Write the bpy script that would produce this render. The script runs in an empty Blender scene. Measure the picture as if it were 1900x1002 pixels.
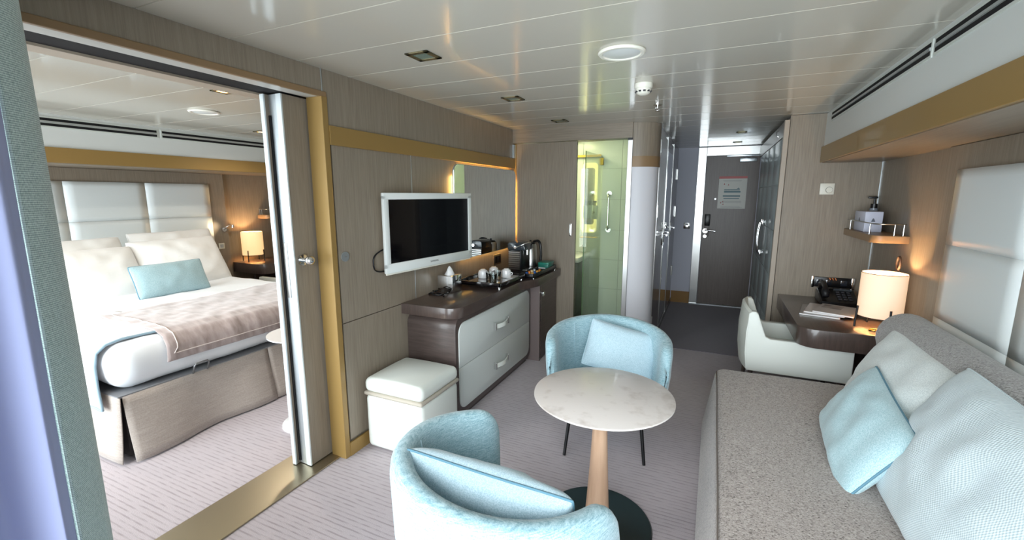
import bpy, bmesh, math, random
from mathutils import Vector, Matrix, Euler, noise
random.seed(7)
PI = math.pi
C = bpy.context.scene.collection
S = bpy.context.scene
# ------------------------------------------------------------------ camera
def camera():
    yaw, pitch, f = .4286, -.1687, 815.05
    cd = bpy.data.cameras.new('camera'); cam = bpy.data.objects.new('camera', cd); C.objects.link(cam)
    cd.sensor_width = 36; cd.lens = f/1900*36; cd.clip_start = .02; cd.clip_end = 500
    fw = Vector((-math.sin(yaw)*math.cos(pitch), math.cos(yaw)*math.cos(pitch), math.sin(pitch)))
    r = Vector((math.cos(yaw), math.sin(yaw), 0)); u = r.cross(fw)
    m = Matrix((r, u, -fw)).transposed().to_4x4(); m.translation = (0, 0, 1.55)
    cam.matrix_world = m
    S.camera = cam
camera()
# ------------------------------------------------------------------ world, light, exposure
EXPOSURE = 0.0
W = bpy.data.worlds.new('sky'); S.world = W; W.use_nodes = True
nt = W.node_tree; nt.nodes.clear()
o_ = nt.nodes.new('ShaderNodeOutputWorld'); b_ = nt.nodes.new('ShaderNodeBackground')
tc = nt.nodes.new('ShaderNodeTexCoord'); sp = nt.nodes.new('ShaderNodeSeparateXYZ'); rp = nt.nodes.new('ShaderNodeValToRGB')
nt.links.new(tc.outputs['Generated'], sp.inputs[0]); nt.links.new(sp.outputs['Z'], rp.inputs[0])
rp.color_ramp.elements[0].position = 0.0; rp.color_ramp.elements[0].color = (.62, .66, .70, 1)
rp.color_ramp.elements[1].position = .25; rp.color_ramp.elements[1].color = (.93, .965, 1.0, 1)
nt.links.new(rp.outputs[0], b_.inputs[0]); b_.inputs[1].default_value = 15.0
nt.links.new(b_.outputs[0], o_.inputs[0])
S.view_settings.view_transform = 'Standard'; S.view_settings.look = 'None'
S.view_settings.gamma = 1; S.view_settings.use_curve_mapping = False
S.view_settings.exposure = EXPOSURE
try:
    S.cycles.max_bounces = 10; S.cycles.diffuse_bounces = 6; S.cycles.glossy_bounces = 5
    S.cycles.transmission_bounces = 8; S.cycles.transparent_max_bounces = 12
    S.cycles.sample_clamp_indirect = 6; S.cycles.use_denoising = True; S.cycles.caustics_refractive = False
    S.cycles.caustics_reflective = False
except Exception: pass
def portal(x0, x1, z0, z1, y):
    ld = bpy.data.lights.new('window_daylight', 'AREA'); ld.shape = 'RECTANGLE'; ld.size = x1-x0; ld.size_y = z1-z0
    ld.cycles.is_portal = True
    o = bpy.data.objects.new('window_daylight', ld); C.objects.link(o)
    o.location = ((x0+x1)/2, y, (z0+z1)/2); o.rotation_euler = (PI/2, 0, 0)   # -Z local -> +Y world
portal(-1.75, 1.0, .05, 2.1, -.2)
portal(-5.4, -2.3, .05, 2.1, -.2)
# ------------------------------------------------------------------ materials
def lin(c):
    return tuple(((v/255)/12.92 if v/255 <= .04045 else ((v/255+.055)/1.055)**2.4) for v in c)+(1,)
MATS = {}
def newmat(name):
    m = bpy.data.materials.new(name); m.use_nodes = True; n = m.node_tree
    return m, n, n.nodes['Principled BSDF'], n.links
def plain(name, rgb, rough=.5, metal=0, emit=0, ecol=None, trans=0, coat=0, alpha=1, bump=0, bscale=200, ior=1.45, sheen=0):
    if name in MATS: return MATS[name]
    m, n, b, l = newmat(name)
    b.inputs['Base Color'].default_value = lin(rgb); b.inputs['Roughness'].default_value = rough
    b.inputs['Metallic'].default_value = metal; b.inputs['IOR'].default_value = ior
    b.inputs['Transmission Weight'].default_value = trans; b.inputs['Coat Weight'].default_value = coat
    b.inputs['Alpha'].default_value = alpha; b.inputs['Sheen Weight'].default_value = sheen
    if emit:
        b.inputs['Emission Color'].default_value = lin(ecol or rgb); b.inputs['Emission Strength'].default_value = emit
    if bump:
        t = n.nodes.new('ShaderNodeTexCoord'); no = n.nodes.new('ShaderNodeTexNoise'); no.inputs['Scale'].default_value = bscale
        bu = n.nodes.new('ShaderNodeBump'); bu.inputs['Strength'].default_value = bump; bu.inputs['Distance'].default_value = .002
        l.new(t.outputs['Object'], no.inputs['Vector']); l.new(no.outputs[0], bu.inputs['Height']); l.new(bu.outputs[0], b.inputs['Normal'])
    MATS[name] = m; return m
def noise_col(name, c1, c2, scale=(1, 1, 1), nscale=5, rough=.5, p0=.35, p1=.65, detail=4, bump=0, bdist=.001, sheen=0, second=None, coat=0, spec=.5, dist=0):
    """two-colour stretched noise; second = (scale vec, nscale, amount) adds a finer layer"""
    if name in MATS: return MATS[name]
    m, n, b, l = newmat(name)
    t = n.nodes.new('ShaderNodeTexCoord'); mp = n.nodes.new('ShaderNodeMapping'); mp.inputs['Scale'].default_value = scale
    no = n.nodes.new('ShaderNodeTexNoise'); no.inputs['Scale'].default_value = nscale; no.inputs['Detail'].default_value = detail
    no.inputs['Distortion'].default_value = dist
    cr = n.nodes.new('ShaderNodeValToRGB'); cr.color_ramp.elements[0].position = p0; cr.color_ramp.elements[1].position = p1
    cr.color_ramp.elements[0].color = lin(c1); cr.color_ramp.elements[1].color = lin(c2)
    l.new(t.outputs['Object'], mp.inputs[0]); l.new(mp.outputs[0], no.inputs['Vector'])
    src = no.outputs[0]
    if second:
        mp2 = n.nodes.new('ShaderNodeMapping'); mp2.inputs['Scale'].default_value = second[0]
        n2 = n.nodes.new('ShaderNodeTexNoise'); n2.inputs['Scale'].default_value = second[1]; n2.inputs['Detail'].default_value = 2
        mx = n.nodes.new('ShaderNodeMix'); mx.inputs[0].default_value = second[2]
        l.new(t.outputs['Object'], mp2.inputs[0]); l.new(mp2.outputs[0], n2.inputs['Vector'])
        l.new(src, mx.inputs[2]); l.new(n2.outputs[0], mx.inputs[3]); src = mx.outputs[0]
    l.new(src, cr.inputs[0]); l.new(cr.outputs[0], b.inputs['Base Color'])
    b.inputs['Roughness'].default_value = rough; b.inputs['Sheen Weight'].default_value = sheen
    b.inputs['Coat Weight'].default_value = coat; b.inputs['Specular IOR Level'].default_value = spec
    if bump:
        bu = n.nodes.new('ShaderNodeBump'); bu.inputs['Strength'].default_value = bump; bu.inputs['Distance'].default_value = bdist
        l.new(src, bu.inputs['Height']); l.new(bu.outputs[0], b.inputs['Normal'])
    MATS[name] = m; return m
WALLW = noise_col('greige_veneer', (124, 113, 99), (148, 137, 122), (30, 30, 1.3), 3, .42, .3, .7, 5, .05, second=((140, 140, 3), 3, .35), dist=.3)
DOORW = noise_col('hall_door_veneer', (96, 86, 80), (112, 101, 95), (30, 30, 1.3), 3, .38, .3, .7, 5, second=((140, 140, 3), 3, .35), dist=.3)
HORW = noise_col('greige_veneer_level', (124, 113, 99), (148, 137, 122), (1.3, 30, 30), 3, .42, .3, .7, 5, second=((3, 140, 140), 3, .35), dist=.3)
HORY = noise_col('greige_veneer_long', (120, 108, 92), (142, 129, 112), (30, 1.3, 30), 3, .4, .3, .7, 5, second=((140, 3, 140), 3, .35), dist=.3)
DARKW = noise_col('dark_walnut', (62, 52, 49), (88, 76, 72), (3, 3, 30), 2.2, .32, .3, .7, 5, .03, second=((5, 5, 160), 3, .4), coat=.15)
DARKT = noise_col('dark_walnut_top', (64, 53, 49), (84, 71, 66), (30, 2, 3), 2.2, .28, .3, .7, 5, .03, second=((150, 4, 5), 3, .4), coat=.25)
GOLD = plain('ochre_lacquer', (150, 121, 70), .38, .1, coat=.2)
TAN = plain('tan_lacquer', (140, 114, 84), .38, .05)
WHITEP = plain('white_panel', (212, 216, 214), .35)
CEIL = plain('ceiling_lacquer', (192, 188, 176), .16, 0, coat=.2)
SEAM = plain('ceiling_joint', (226, 226, 220), .4)
COLW = plain('white_column', (216, 216, 222), .4)
LEATH = plain('white_leather', (222, 226, 220), .38, bump=.08, bscale=500)
LEATHB = plain('belt_leather', (176, 168, 155), .5)
DRAWM = plain('pale_drawer_leather', (202, 207, 204), .4, bump=.06, bscale=400)
STEEL = plain('brushed_steel', (190, 190, 188), .28, 1)
CHROME = plain('chrome', (225, 225, 225), .08, 1)
ALU = plain('satin_aluminium', (205, 212, 216), .32, .85)
BLACK = plain('black_plastic', (14, 14, 17), .3)
BLACKM = plain('black_metal', (24, 24, 26), .4, .4)
DARKGAP = plain('dark_gap', (10, 9, 12), .8)
WHITEPL = plain('white_plastic', (226, 224, 212), .35)
PLATE = plain('threshold_steel', (172, 160, 136), .3, .9)
MIRROR = plain('mirror_glass', (235, 240, 240), .01, 1)
SCREEN = plain('tv_screen', (4, 4, 8), .12, coat=.3)
PORC = plain('porcelain', (238, 238, 238), .15, coat=.5)
SHEET = plain('white_bed_linen', (226, 230, 234), .8, sheen=.2, bump=.1, bscale=60)
PILW = plain('white_pillowcase', (232, 232, 230), .85, sheen=.2, bump=.1, bscale=50)
TILE = plain('white_tile', (222, 228, 222), .2)
GROUT = plain('grout', (190, 192, 186), .7)
def glassmat(name, tint, amt, rough=0):
    m = bpy.data.materials.new(name); m.use_nodes = True; n = m.node_tree; n.nodes.clear(); l = n.links
    o = n.nodes.new('ShaderNodeOutputMaterial'); tr = n.nodes.new('ShaderNodeBsdfTransparent'); tr.inputs[0].default_value = tint
    g = n.nodes.new('ShaderNodeBsdfGlossy'); g.inputs['Roughness'].default_value = rough; mx = n.nodes.new('ShaderNodeMixShader')
    fr = n.nodes.new('ShaderNodeFresnel'); fr.inputs[0].default_value = 1.5
    mm = n.nodes.new('ShaderNodeMath'); mm.operation = 'MULTIPLY'; mm.inputs[1].default_value = amt
    l.new(fr.outputs[0], mm.inputs[0]); l.new(mm.outputs[0], mx.inputs[0]); l.new(tr.outputs[0], mx.inputs[1]); l.new(g.outputs[0], mx.inputs[2])
    l.new(mx.outputs[0], o.inputs[0]); return m
GLASSW = glassmat('window_glass', (.96, .98, .98, 1), .8)
GLASSB = glassmat('shower_glass', (.95, .985, .93, 1), .6)
CUPGL = glassmat('clear_tumbler_glass', (.9, .93, .93, 1), 2.2)
def carpet(name, base, dark, line):
    m, n, b, l = newmat(name)
    t = n.nodes.new('ShaderNodeTexCoord'); s = n.nodes.new('ShaderNodeSeparateXYZ'); l.new(t.outputs['Object'], s.inputs[0])
    no0 = n.nodes.new('ShaderNodeTexNoise'); no0.inputs['Scale'].default_value = 9; no0.inputs['Detail'].default_value = 2
    l.new(t.outputs['Object'], no0.inputs['Vector'])
    def math_(op, a, bb=None, c=None):
        k = n.nodes.new('ShaderNodeMath'); k.operation = op
        for i, v in enumerate((a, bb, c)):
            if v is None: continue
            if isinstance(v, (int, float)): k.inputs[i].default_value = v
            else: l.new(v, k.inputs[i])
        return k.outputs[0]
    w = math_('MULTIPLY_ADD', no0.outputs[0], .006, s.outputs['Y'])
    ph = math_('MULTIPLY', w, 2*PI/.0245)
    sn = math_('SINE', ph)
    ln = math_('SMOOTH_MIN', math_('MAXIMUM', math_('SUBTRACT', sn, .2), 0), .8, .1)
    mp = n.nodes.new('ShaderNodeMapping'); mp.inputs['Scale'].default_value = (13, 41, 1); l.new(t.outputs['Object'], mp.inputs[0])
    no1 = n.nodes.new('ShaderNodeTexNoise'); no1.inputs['Scale'].default_value = 1; no1.inputs['Detail'].default_value = 3
    l.new(mp.outputs[0], no1.inputs['Vector'])
    cr = n.nodes.new('ShaderNodeValToRGB'); cr.color_ramp.elements[0].position = .34; cr.color_ramp.elements[1].position = .6
    l.new(no1.outputs[0], cr.inputs[0])
    fac = math_('MULTIPLY', math_('MULTIPLY', ln, cr.outputs[0]), line)
    no2 = n.nodes.new('ShaderNodeTexNoise'); no2.inputs['Scale'].default_value = 1.3; l.new(t.outputs['Object'], no2.inputs['Vector'])
    no3 = n.nodes.new('ShaderNodeTexNoise'); no3.inputs['Scale'].default_value = 300; l.new(t.outputs['Object'], no3.inputs['Vector'])
    f2 = math_('ADD', fac, math_('MULTIPLY', math_('SUBTRACT', no3.outputs[0], .5), .35))
    f3 = math_('ADD', f2, math_('MULTIPLY', math_('SUBTRACT', no2.outputs[0], .5), .25))
    mx = n.nodes.new('ShaderNodeMix'); mx.data_type = 'RGBA'; mx.inputs[6].default_value = lin(base); mx.inputs[7].default_value = lin(dark)
    l.new(f3, mx.inputs[0]); l.new(mx.outputs[2], b.inputs['Base Color'])
    b.inputs['Roughness'].default_value = .95; b.inputs['Sheen Weight'].default_value = .3; b.inputs['Specular IOR Level'].default_value = .1
    bu = n.nodes.new('ShaderNodeBump'); bu.inputs['Strength'].default_value = .4; bu.inputs['Distance'].default_value = .003
    l.new(math_('ADD', math_('MULTIPLY', fac, -1), no3.outputs[0]), bu.inputs['Height']); l.new(bu.outputs[0], b.inputs['Normal'])
    return m
CARPET = carpet('striped_carpet', (182, 172, 177), (104, 90, 92), .55)
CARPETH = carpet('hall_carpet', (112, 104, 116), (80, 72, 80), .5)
def weave(name, c1, c2, sc=900, rough=.9, slub=None, flecks=None, sheen=.3, bump=.25, twill=None):
    """plain woven cloth: checker of warp and weft, optional slub streaks / dark flecks"""
    m, n, b, l = newmat(name)
    t = n.nodes.new('ShaderNodeTexCoord')
    v = n.nodes.new('ShaderNodeTexNoise'); v.inputs['Scale'].default_value = sc/2.5; v.inputs['Detail'].default_value = 1
    l.new(t.outputs['Object'], v.inputs['Vector'])
    src = v.outputs[0]
    if twill:   # (period in m along a, period along b, vector a, vector b, amount)
        def wv(vec, per):
            d = n.nodes.new('ShaderNodeVectorMath'); d.operation = 'DOT_PRODUCT'; d.inputs[1].default_value = Vector(vec)*(2*PI/per)
            l.new(t.outputs['Object'], d.inputs[0]); k = n.nodes.new('ShaderNodeMath'); k.operation = 'SINE'; l.new(d.outputs['Value'], k.inputs[0]); return k.outputs[0]
        k = n.nodes.new('ShaderNodeMath'); k.operation = 'MULTIPLY'; l.new(wv(twill[2], twill[0]), k.inputs[0]); l.new(wv(twill[3], twill[1]), k.inputs[1])
        k2 = n.nodes.new('ShaderNodeMath'); k2.operation = 'MULTIPLY_ADD'; k2.inputs[1].default_value = .5; k2.inputs[2].default_value = .5; l.new(k.outputs[0], k2.inputs[0])
        mx = n.nodes.new('ShaderNodeMix'); mx.inputs[0].default_value = twill[4]; l.new(src, mx.inputs[2]); l.new(k2.outputs[0], mx.inputs[3]); src = mx.outputs[0]
    if slub:
        mp = n.nodes.new('ShaderNodeMapping'); mp.inputs['Scale'].default_value = slub[0]; mp.inputs['Rotation'].default_value = slub[1]
        no = n.nodes.new('ShaderNodeTexNoise'); no.inputs['Scale'].default_value = 1; no.inputs['Detail'].default_value = 3
        l.new(t.outputs['Object'], mp.inputs[0]); l.new(mp.outputs[0], no.inputs['Vector'])
        mx = n.nodes.new('ShaderNodeMix'); mx.inputs[0].default_value = slub[2]
        l.new(src, mx.inputs[2]); l.new(no.outputs[0], mx.inputs[3]); src = mx.outputs[0]
    cr = n.nodes.new('ShaderNodeValToRGB'); cr.color_ramp.elements[0].position = .34; cr.color_ramp.elements[1].position = .66
    cr.color_ramp.elements[0].color = lin(c1); cr.color_ramp.elements[1].color = lin(c2)
    l.new(src, cr.inputs[0]); col = cr.outputs[0]
    if flecks:
        mp = n.nodes.new('ShaderNodeMapping'); mp.inputs['Scale'].default_value = flecks[0]
        no = n.nodes.new('ShaderNodeTexNoise'); no.inputs['Scale'].default_value = 1; no.inputs['Detail'].default_value = 2
        l.new(t.outputs['Object'], mp.inputs[0]); l.new(mp.outputs[0], no.inputs['Vector'])
        c2_ = n.nodes.new('ShaderNodeValToRGB'); c2_.color_ramp.elements[0].position = .56; c2_.color_ramp.elements[1].position = .66
        l.new(no.outputs[0], c2_.inputs[0])
        mx = n.nodes.new('ShaderNodeMix'); mx.data_type = 'RGBA'; mx.inputs[7].default_value = lin(flecks[1])
        l.new(c2_.outputs[0], mx.inputs[0]); l.new(col, mx.inputs[6]); col = mx.outputs[2]
    l.new(col, b.inputs['Base Color']); b.inputs['Roughness'].default_value = rough; b.inputs['Sheen Weight'].default_value = sheen
    b.inputs['Specular IOR Level'].default_value = .15
    bu = n.nodes.new('ShaderNodeBump'); bu.inputs['Strength'].default_value = bump; bu.inputs['Distance'].default_value = .002
    l.new(src, bu.inputs['Height']); l.new(bu.outputs[0], b.inputs['Normal'])
    return m
BLUECH = weave('blue_slub_upholstery', (112, 150, 162), (176, 203, 211), 600, slub=((34, 34, 420), (.25, .35, 0), .62), bump=.2)
BLUECU = weave('pale_blue_linen', (150, 184, 192), (186, 210, 216), 700)
BLUECU2 = weave('ice_blue_linen', (160, 188, 200), (190, 211, 221), 700)
BLUECU3 = weave('grey_blue_linen', (138, 168, 176), (168, 194, 200), 700)
PIPE = plain('teal_piping', (92, 132, 150), .8)
PIPE2 = plain('pale_piping', (170, 196, 206), .8)
SOFAC = weave('taupe_tweed', (130, 119, 113), (184, 174, 168), 500, slub=((60, 200, 60), (0, 0, 0), .5), flecks=((110, 260, 110), (74, 64, 60)), bump=.5)
SOFAB = weave('grey_tweed', (128, 124, 122), (174, 172, 170), 500, slub=((60, 200, 60), (0, 0, 0), .5), flecks=((130, 330, 130), (84, 80, 80)), bump=.5)
PILL = weave('oatmeal_pillow_linen', (198, 206, 206), (222, 228, 227), 600)
PILL2 = weave('ice_grey_pillow_weave', (184, 201, 208), (218, 229, 233), 420, bump=.5, twill=(.008, .008, (0, 1, 0), (-.4, 0, .9), .7))
SKIRT = weave('taupe_bed_skirt', (160, 150, 142), (180, 170, 162), 400, slub=((10, 10, 160), (0, 0, 0), .5))
RUNN = noise_col('mauve_velvet_runner', (136, 120, 116), (176, 162, 160), (3, 9, 3), 3, .7, .3, .7, 5, .4, .004, sheen=.6)
THROW = noise_col('pale_grey_throw', (196, 194, 196), (212, 210, 212), (4, 9, 4), 3, .8, .3, .7, 3, .3, .003, sheen=.3)
CURTF = weave('sage_curtain_weave', (122, 143, 142), (200, 217, 213), 400, bump=.5, twill=(.0075, .0075, (.75, -.75, .7), (-.75, .75, .7), .6))
CURTL = plain('lilac_curtain_lining', (160, 167, 204), .8)
MARBLE = noise_col('pale_stone', (176, 164, 156), (214, 207, 203), (1, 1, 1), 5, .3, .28, .5, 8, second=((1, 1, 1), 22, .35), coat=.3, dist=.6)
MARBEDGE = plain('stone_edge', (236, 234, 230), .3)
BEECH = noise_col('beech_pole', (196, 160, 132), (210, 176, 148), (20, 20, 1.5), 3, .4, .3, .7, 3)
BASEM = plain('dark_bronze_base', (62, 68, 66), .25, .8)
SHADE = plain('lit_lampshade', (236, 214, 196), .9, emit=.62, ecol=(255, 214, 170))
SHADEB = plain('lit_bedside_lampshade', (240, 214, 180), .9, emit=.85, ecol=(255, 206, 140))
LED = plain('warm_led', (255, 200, 110), .5, emit=60, ecol=(255, 200, 110))
LEDS = plain('warm_downlight_lens', (255, 214, 150), .5, emit=14, ecol=(255, 190, 110))
# ------------------------------------------------------------------ builders
MW = {}
def tag(o, label=None, cat=None, group=None, kind=None):
    if label: o['label'] = label
    if cat: o['category'] = cat
    if group: o['group'] = group
    if kind: o['kind'] = kind
    return o
def thing(name, label, cat, loc=(0, 0, 0), rz=0, group=None):
    o = bpy.data.objects.new(name, None); C.objects.link(o); o.empty_display_size = .05
    o.location = loc; o.rotation_euler = (0, 0, rz)
    MW[o] = Matrix.Translation(loc) @ Matrix.Rotation(rz, 4, 'Z')
    return tag(o, label, cat, group)
def obj(name, bm, mat, parent=None, smooth=False, label=None, mats=None):
    """vertices are given in world space; they are stored in the parent's space"""
    if parent is not None: bm.transform(MW[parent].inverted())
    me = bpy.data.meshes.new(name)
    bmesh.ops.recalc_face_normals(bm, faces=bm.faces)
    bm.to_mesh(me); bm.free()
    for m in (mats or [mat]): me.materials.append(m)
    if smooth:
        for p in me.polygons: p.use_smooth = True
        if smooth != 'all': me.set_sharp_from_angle(angle=math.radians(38))
    o = bpy.data.objects.new(name, me); C.objects.link(o)
    if parent is not None: o.parent = parent
    MW[o] = MW[parent] if parent is not None else Matrix()
    if label: o['label'] = label
    return o
def BM(): return bmesh.new()
def box(bm, x0, x1, y0, y1, z0, z1, bev=0, seg=2):
    t = bmesh.new()
    v = [t.verts.new((x, y, z)) for x in (x0, x1) for y in (y0, y1) for z in (z0, z1)]
    for f in ((0, 1, 3, 2), (4, 6, 7, 5), (0, 4, 5, 1), (2, 3, 7, 6), (0, 2, 6, 4), (1, 5, 7, 3)): t.faces.new([v[i] for i in f])
    if bev: bmesh.ops.bevel(t, geom=list(t.edges), offset=bev, segments=seg, profile=.5, affect='EDGES')
    merge(bm, t); return bm
def merge(bm, t, M=None):
    if M is not None: t.transform(M)
    me = bpy.data.meshes.new('tmp'); t.to_mesh(me); t.free(); bm.from_mesh(me); bpy.data.meshes.remove(me)
def rrect(x0, x1, y0, y1, r, seg=6, corners=(1, 1, 1, 1)):
    pts = []
    for k, (cx, cy, a) in enumerate(((x1-r, y1-r, 0), (x0+r, y1-r, PI/2), (x0+r, y0+r, PI), (x1-r, y0+r, 1.5*PI))):
        if not corners[k]:
            pts.append(((x1, y1), (x0, y1), (x0, y0), (x1, y0))[k]); continue
        for i in range(seg+1):
            t = a+i/seg*PI/2; pts.append((cx+r*math.cos(t), cy+r*math.sin(t)))
    return pts
def prism(bm, pts, axis, a, b, bev=0, seg=2):
    t = bmesh.new()
    def P(p, c): return {'x': (c, p[0], p[1]), 'y': (p[0], c, p[1]), 'z': (p[0], p[1], c)}[axis]
    A = [t.verts.new(P(p, a)) for p in pts]; B = [t.verts.new(P(p, b)) for p in pts]
    t.faces.new(A); t.faces.new(B[::-1]); n = len(pts)
    for i in range(n): t.faces.new((A[i], B[i], B[(i+1) % n], A[(i+1) % n]))
    if bev:
        bmesh.ops.recalc_face_normals(t, faces=t.faces)
        es = [e for e in t.edges if (e.verts[0] in A and e.verts[1] in A) or (e.verts[0] in B and e.verts[1] in B)]
        bmesh.ops.bevel(t, geom=es, offset=bev, segments=seg, profile=.5, affect='EDGES')
    merge(bm, t); return bm
def tube(bm, path, r, n=8, closed=False, caps=True):
    path = [Vector(p) for p in path]; m = len(path); rings = []
    rr = r if isinstance(r, (list, tuple)) else [r]*m
    ref = None
    for i, p in enumerate(path):
        a = path[(i-1) % m] if (closed or i > 0) else p; b = path[(i+1) % m] if (closed or i < m-1) else p
        d = (b-a).normalized()
        if ref is None:
            ref = d.orthogonal().normalized()
        ref = (ref-d*ref.dot(d))
        ref = ref.normalized() if ref.length > 1e-6 else d.orthogonal().normalized()
        q = d.cross(ref)
        rings.append([bm.verts.new(p+(ref*math.cos(2*PI*k/n)+q*math.sin(2*PI*k/n))*rr[i]) for k in range(n)])
    for i in range(m if closed else m-1):
        A, B = rings[i], rings[(i+1) % m]
        for k in range(n): bm.faces.new((A[k], A[(k+1) % n], B[(k+1) % n], B[k]))
    if caps and not closed: bm.faces.new(rings[0][::-1]); bm.faces.new(rings[-1])
    return bm
def cyl(bm, c, r, z0, z1, n=24, r2=None):
    return lathe(bm, c, [(0, z0), (r, z0), (r if r2 is None else r2, z1), (0, z1)], n)
def lathe(bm, c, prof, n=32):
    rings = []
    for (r, z) in prof:
        if r < 1e-6: rings.append([bm.verts.new((c[0], c[1], z))])
        else: rings.append([bm.verts.new((c[0]+r*math.cos(2*PI*k/n), c[1]+r*math.sin(2*PI*k/n), z)) for k in range(n)])
    for A, B in zip(rings, rings[1:]):
        for k in range(n):
            k2 = (k+1) % n
            if len(A) == 1 and len(B) == 1: continue
            if len(A) == 1: bm.faces.new((A[0], B[k2], B[k]))
            elif len(B) == 1: bm.faces.new((A[k], A[k2], B[0]))
            else: bm.faces.new((A[k], A[k2], B[k2], B[k]))
    return bm
def smooth(P, n=6):
    P = [Vector(p) for p in P]; out = []
    for i in range(len(P)-1):
        a, b, c, d = P[max(i-1, 0)], P[i], P[i+1], P[min(i+2, len(P)-1)]
        for k in range(n):
            u = k/n; out.append(.5*((2*b)+(-a+c)*u+(2*a-5*b+4*c-d)*u*u+(-a+3*b-3*c+d)*u**3))
    return out+[P[-1]]
def soft_box(x0, x1, y0, y1, z0, z1, r, amp=.006, seed=0, nx=70, ny=60, nz=10, dome=0):
    bm = BM(); g = {}
    def f(u, v, w):
        hx, hy, hz = (x1-x0)/2, (y1-y0)/2, (z1-z0)/2
        p = Vector((u*hx, v*hy, w*hz)); q = Vector((max(-hx+r, min(hx-r, p.x)), max(-hy+r, min(hy-r, p.y)), max(-hz+r, min(hz-r, p.z))))
        d = p-q
        if d.length > 1e-6: p = q+d.normalized()*r
        p += Vector(((x0+x1)/2, (y0+y1)/2, (z0+z1)/2))
        nn = (d.normalized() if d.length > 1e-6 else Vector((0, 0, 1)))
        a = amp*(noise.noise(Vector((p.x*5+seed, p.y*5, p.z*9)))+.5*noise.noise(Vector((p.x*13, p.y*13+seed, p.z*6))))
        if w > 0: p.z += dome*(1-u*u)*(1-v*v)*w
        return p+nn*a
    def warp(t_, h):   # more samples inside the rounded rim
        k = min(.45, r/h*1.05); a = abs(t_)
        b = a/.6*(1-k) if a < .6 else (1-k)+k*(a-.6)/.4
        return math.copysign(b, t_)
    def face(fu, n1, n2):
        L = [[None]*(n2+1) for _ in range(n1+1)]
        for i in range(n1+1):
            for j in range(n2+1):
                c = fu(2*i/n1-1, 2*j/n2-1); c = (warp(c[0], (x1-x0)/2), warp(c[1], (y1-y0)/2), warp(c[2], (z1-z0)/2)); key = tuple(round(a, 5) for a in c)
                if key not in g: g[key] = bm.verts.new(f(*c))
                L[i][j] = g[key]
        for i in range(n1):
            for j in range(n2): bm.faces.new((L[i][j], L[i+1][j], L[i+1][j+1], L[i][j+1]))
    face(lambda a, b: (a, b, 1), nx, ny); face(lambda a, b: (a, b, -1), nx, ny)
    face(lambda a, b: (1, a, b), ny, nz); face(lambda a, b: (-1, a, b), ny, nz)
    face(lambda a, b: (a, 1, b), nx, nz); face(lambda a, b: (a, -1, b), nx, nz)
    return bm
def rod(bm, a, b, r, n=12): return tube(bm, [a, b], r, n)
def xf(bm, M): bm.transform(M); return bm
def frame_m(c, right, up):
    r = Vector(right).normalized(); u = Vector(up); u = (u-r*u.dot(r)).normalized(); w = r.cross(u)
    m = Matrix((r, u, w)).transposed().to_4x4(); m.translation = c; return m
def cushion_bm(w, h, t, seed=0, wr=.012, n=26, sag=0):
    bm = BM(); top = []; bot = []
    def f(u, v, s):
        cr = 1-.03*abs(u*v)**6
        k = (max(0, 1-u**2)**.42)*(max(0, 1-v**2)**.42)
        x = u*w/2*(1-.03*(1-v*v))*cr; y = v*h/2*(1-.045*(1-u*u))*cr
        e = max(abs(u), abs(v)); q = Vector((x*9+seed*7, y*9, seed*3.1+s))
        z = s*t/2*k + wr*noise.noise(q*1.2)*(1-e**6) + .6*wr*noise.noise(Vector((math.atan2(v, u)*5+seed, e*2, s*2)))*(e**2)*(1-e**8)*1.3
        y -= sag*(1-u*u)*max(0, v)
        return Vector((x, y, z))
    for s, L in ((1, top), (-1, bot)):
        for i in range(n+1):
            row = []
            for j in range(n+1):
                u = math.sin((2*i/n-1)*PI/2); v = math.sin((2*j/n-1)*PI/2)
                if s < 0 and (i in (0, n) or j in (0, n)): row.append(top[i][j])
                else: row.append(bm.verts.new(f(u, v, s)))
            L.append(row)
    for L in (top, bot):
        for i in range(n):
            for j in range(n):
                bm.faces.new((L[i][j], L[i+1][j], L[i+1][j+1], L[i][j+1]))
    ring = [top[i][0].co.copy() for i in range(n)]+[top[n][j].co.copy() for j in range(n)]+[top[n-i][n].co.copy() for i in range(n)]+[top[0][n-j].co.copy() for j in range(n)]
    return bm, ring
def cushion(name, label, group, c, right, up, w, h, t, mat, pipe=None, seed=0, cat='cushion', wr=.012, pr=.0045, sag=0):
    root = thing(name, label, cat, c, 0, group)
    M = frame_m(Vector(c), right, up)
    bm, ring = cushion_bm(w, h, t, seed, wr, sag=sag)
    obj('cover', xf(bm, M), mat, root, 'all')
    if pipe:
        b2 = BM(); tube(b2, ring, pr, 6, closed=True); obj('piping', xf(b2, M), pipe, root, 'all')
    return root
def copy_tree(o, parent=None):
    c = o.copy(); C.objects.link(c); c.parent = parent
    for ch in [x for x in bpy.data.objects if x.parent == o]: copy_tree(ch, c)
    return c
def struct(name, bm, mat, parent=None, smooth=False, label=None):
    o = obj(name, bm, mat, parent, smooth)
    if parent is None: o['kind'] = 'structure'
    if label: o['label'] = label
    return o
def B(x0, x1, y0, y1, z0, z1, bev=0, seg=2): return box(BM(), x0, x1, y0, y1, z0, z1, bev, seg)
# ------------------------------------------------------------------ dimensions
XL, XR, YW, YB, CH, YD, Y0 = -1.897, 1.139, 4.38, 4.2, 2.195, 6.73, -.2
BX = -5.6    # bedroom headboard wall
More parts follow.
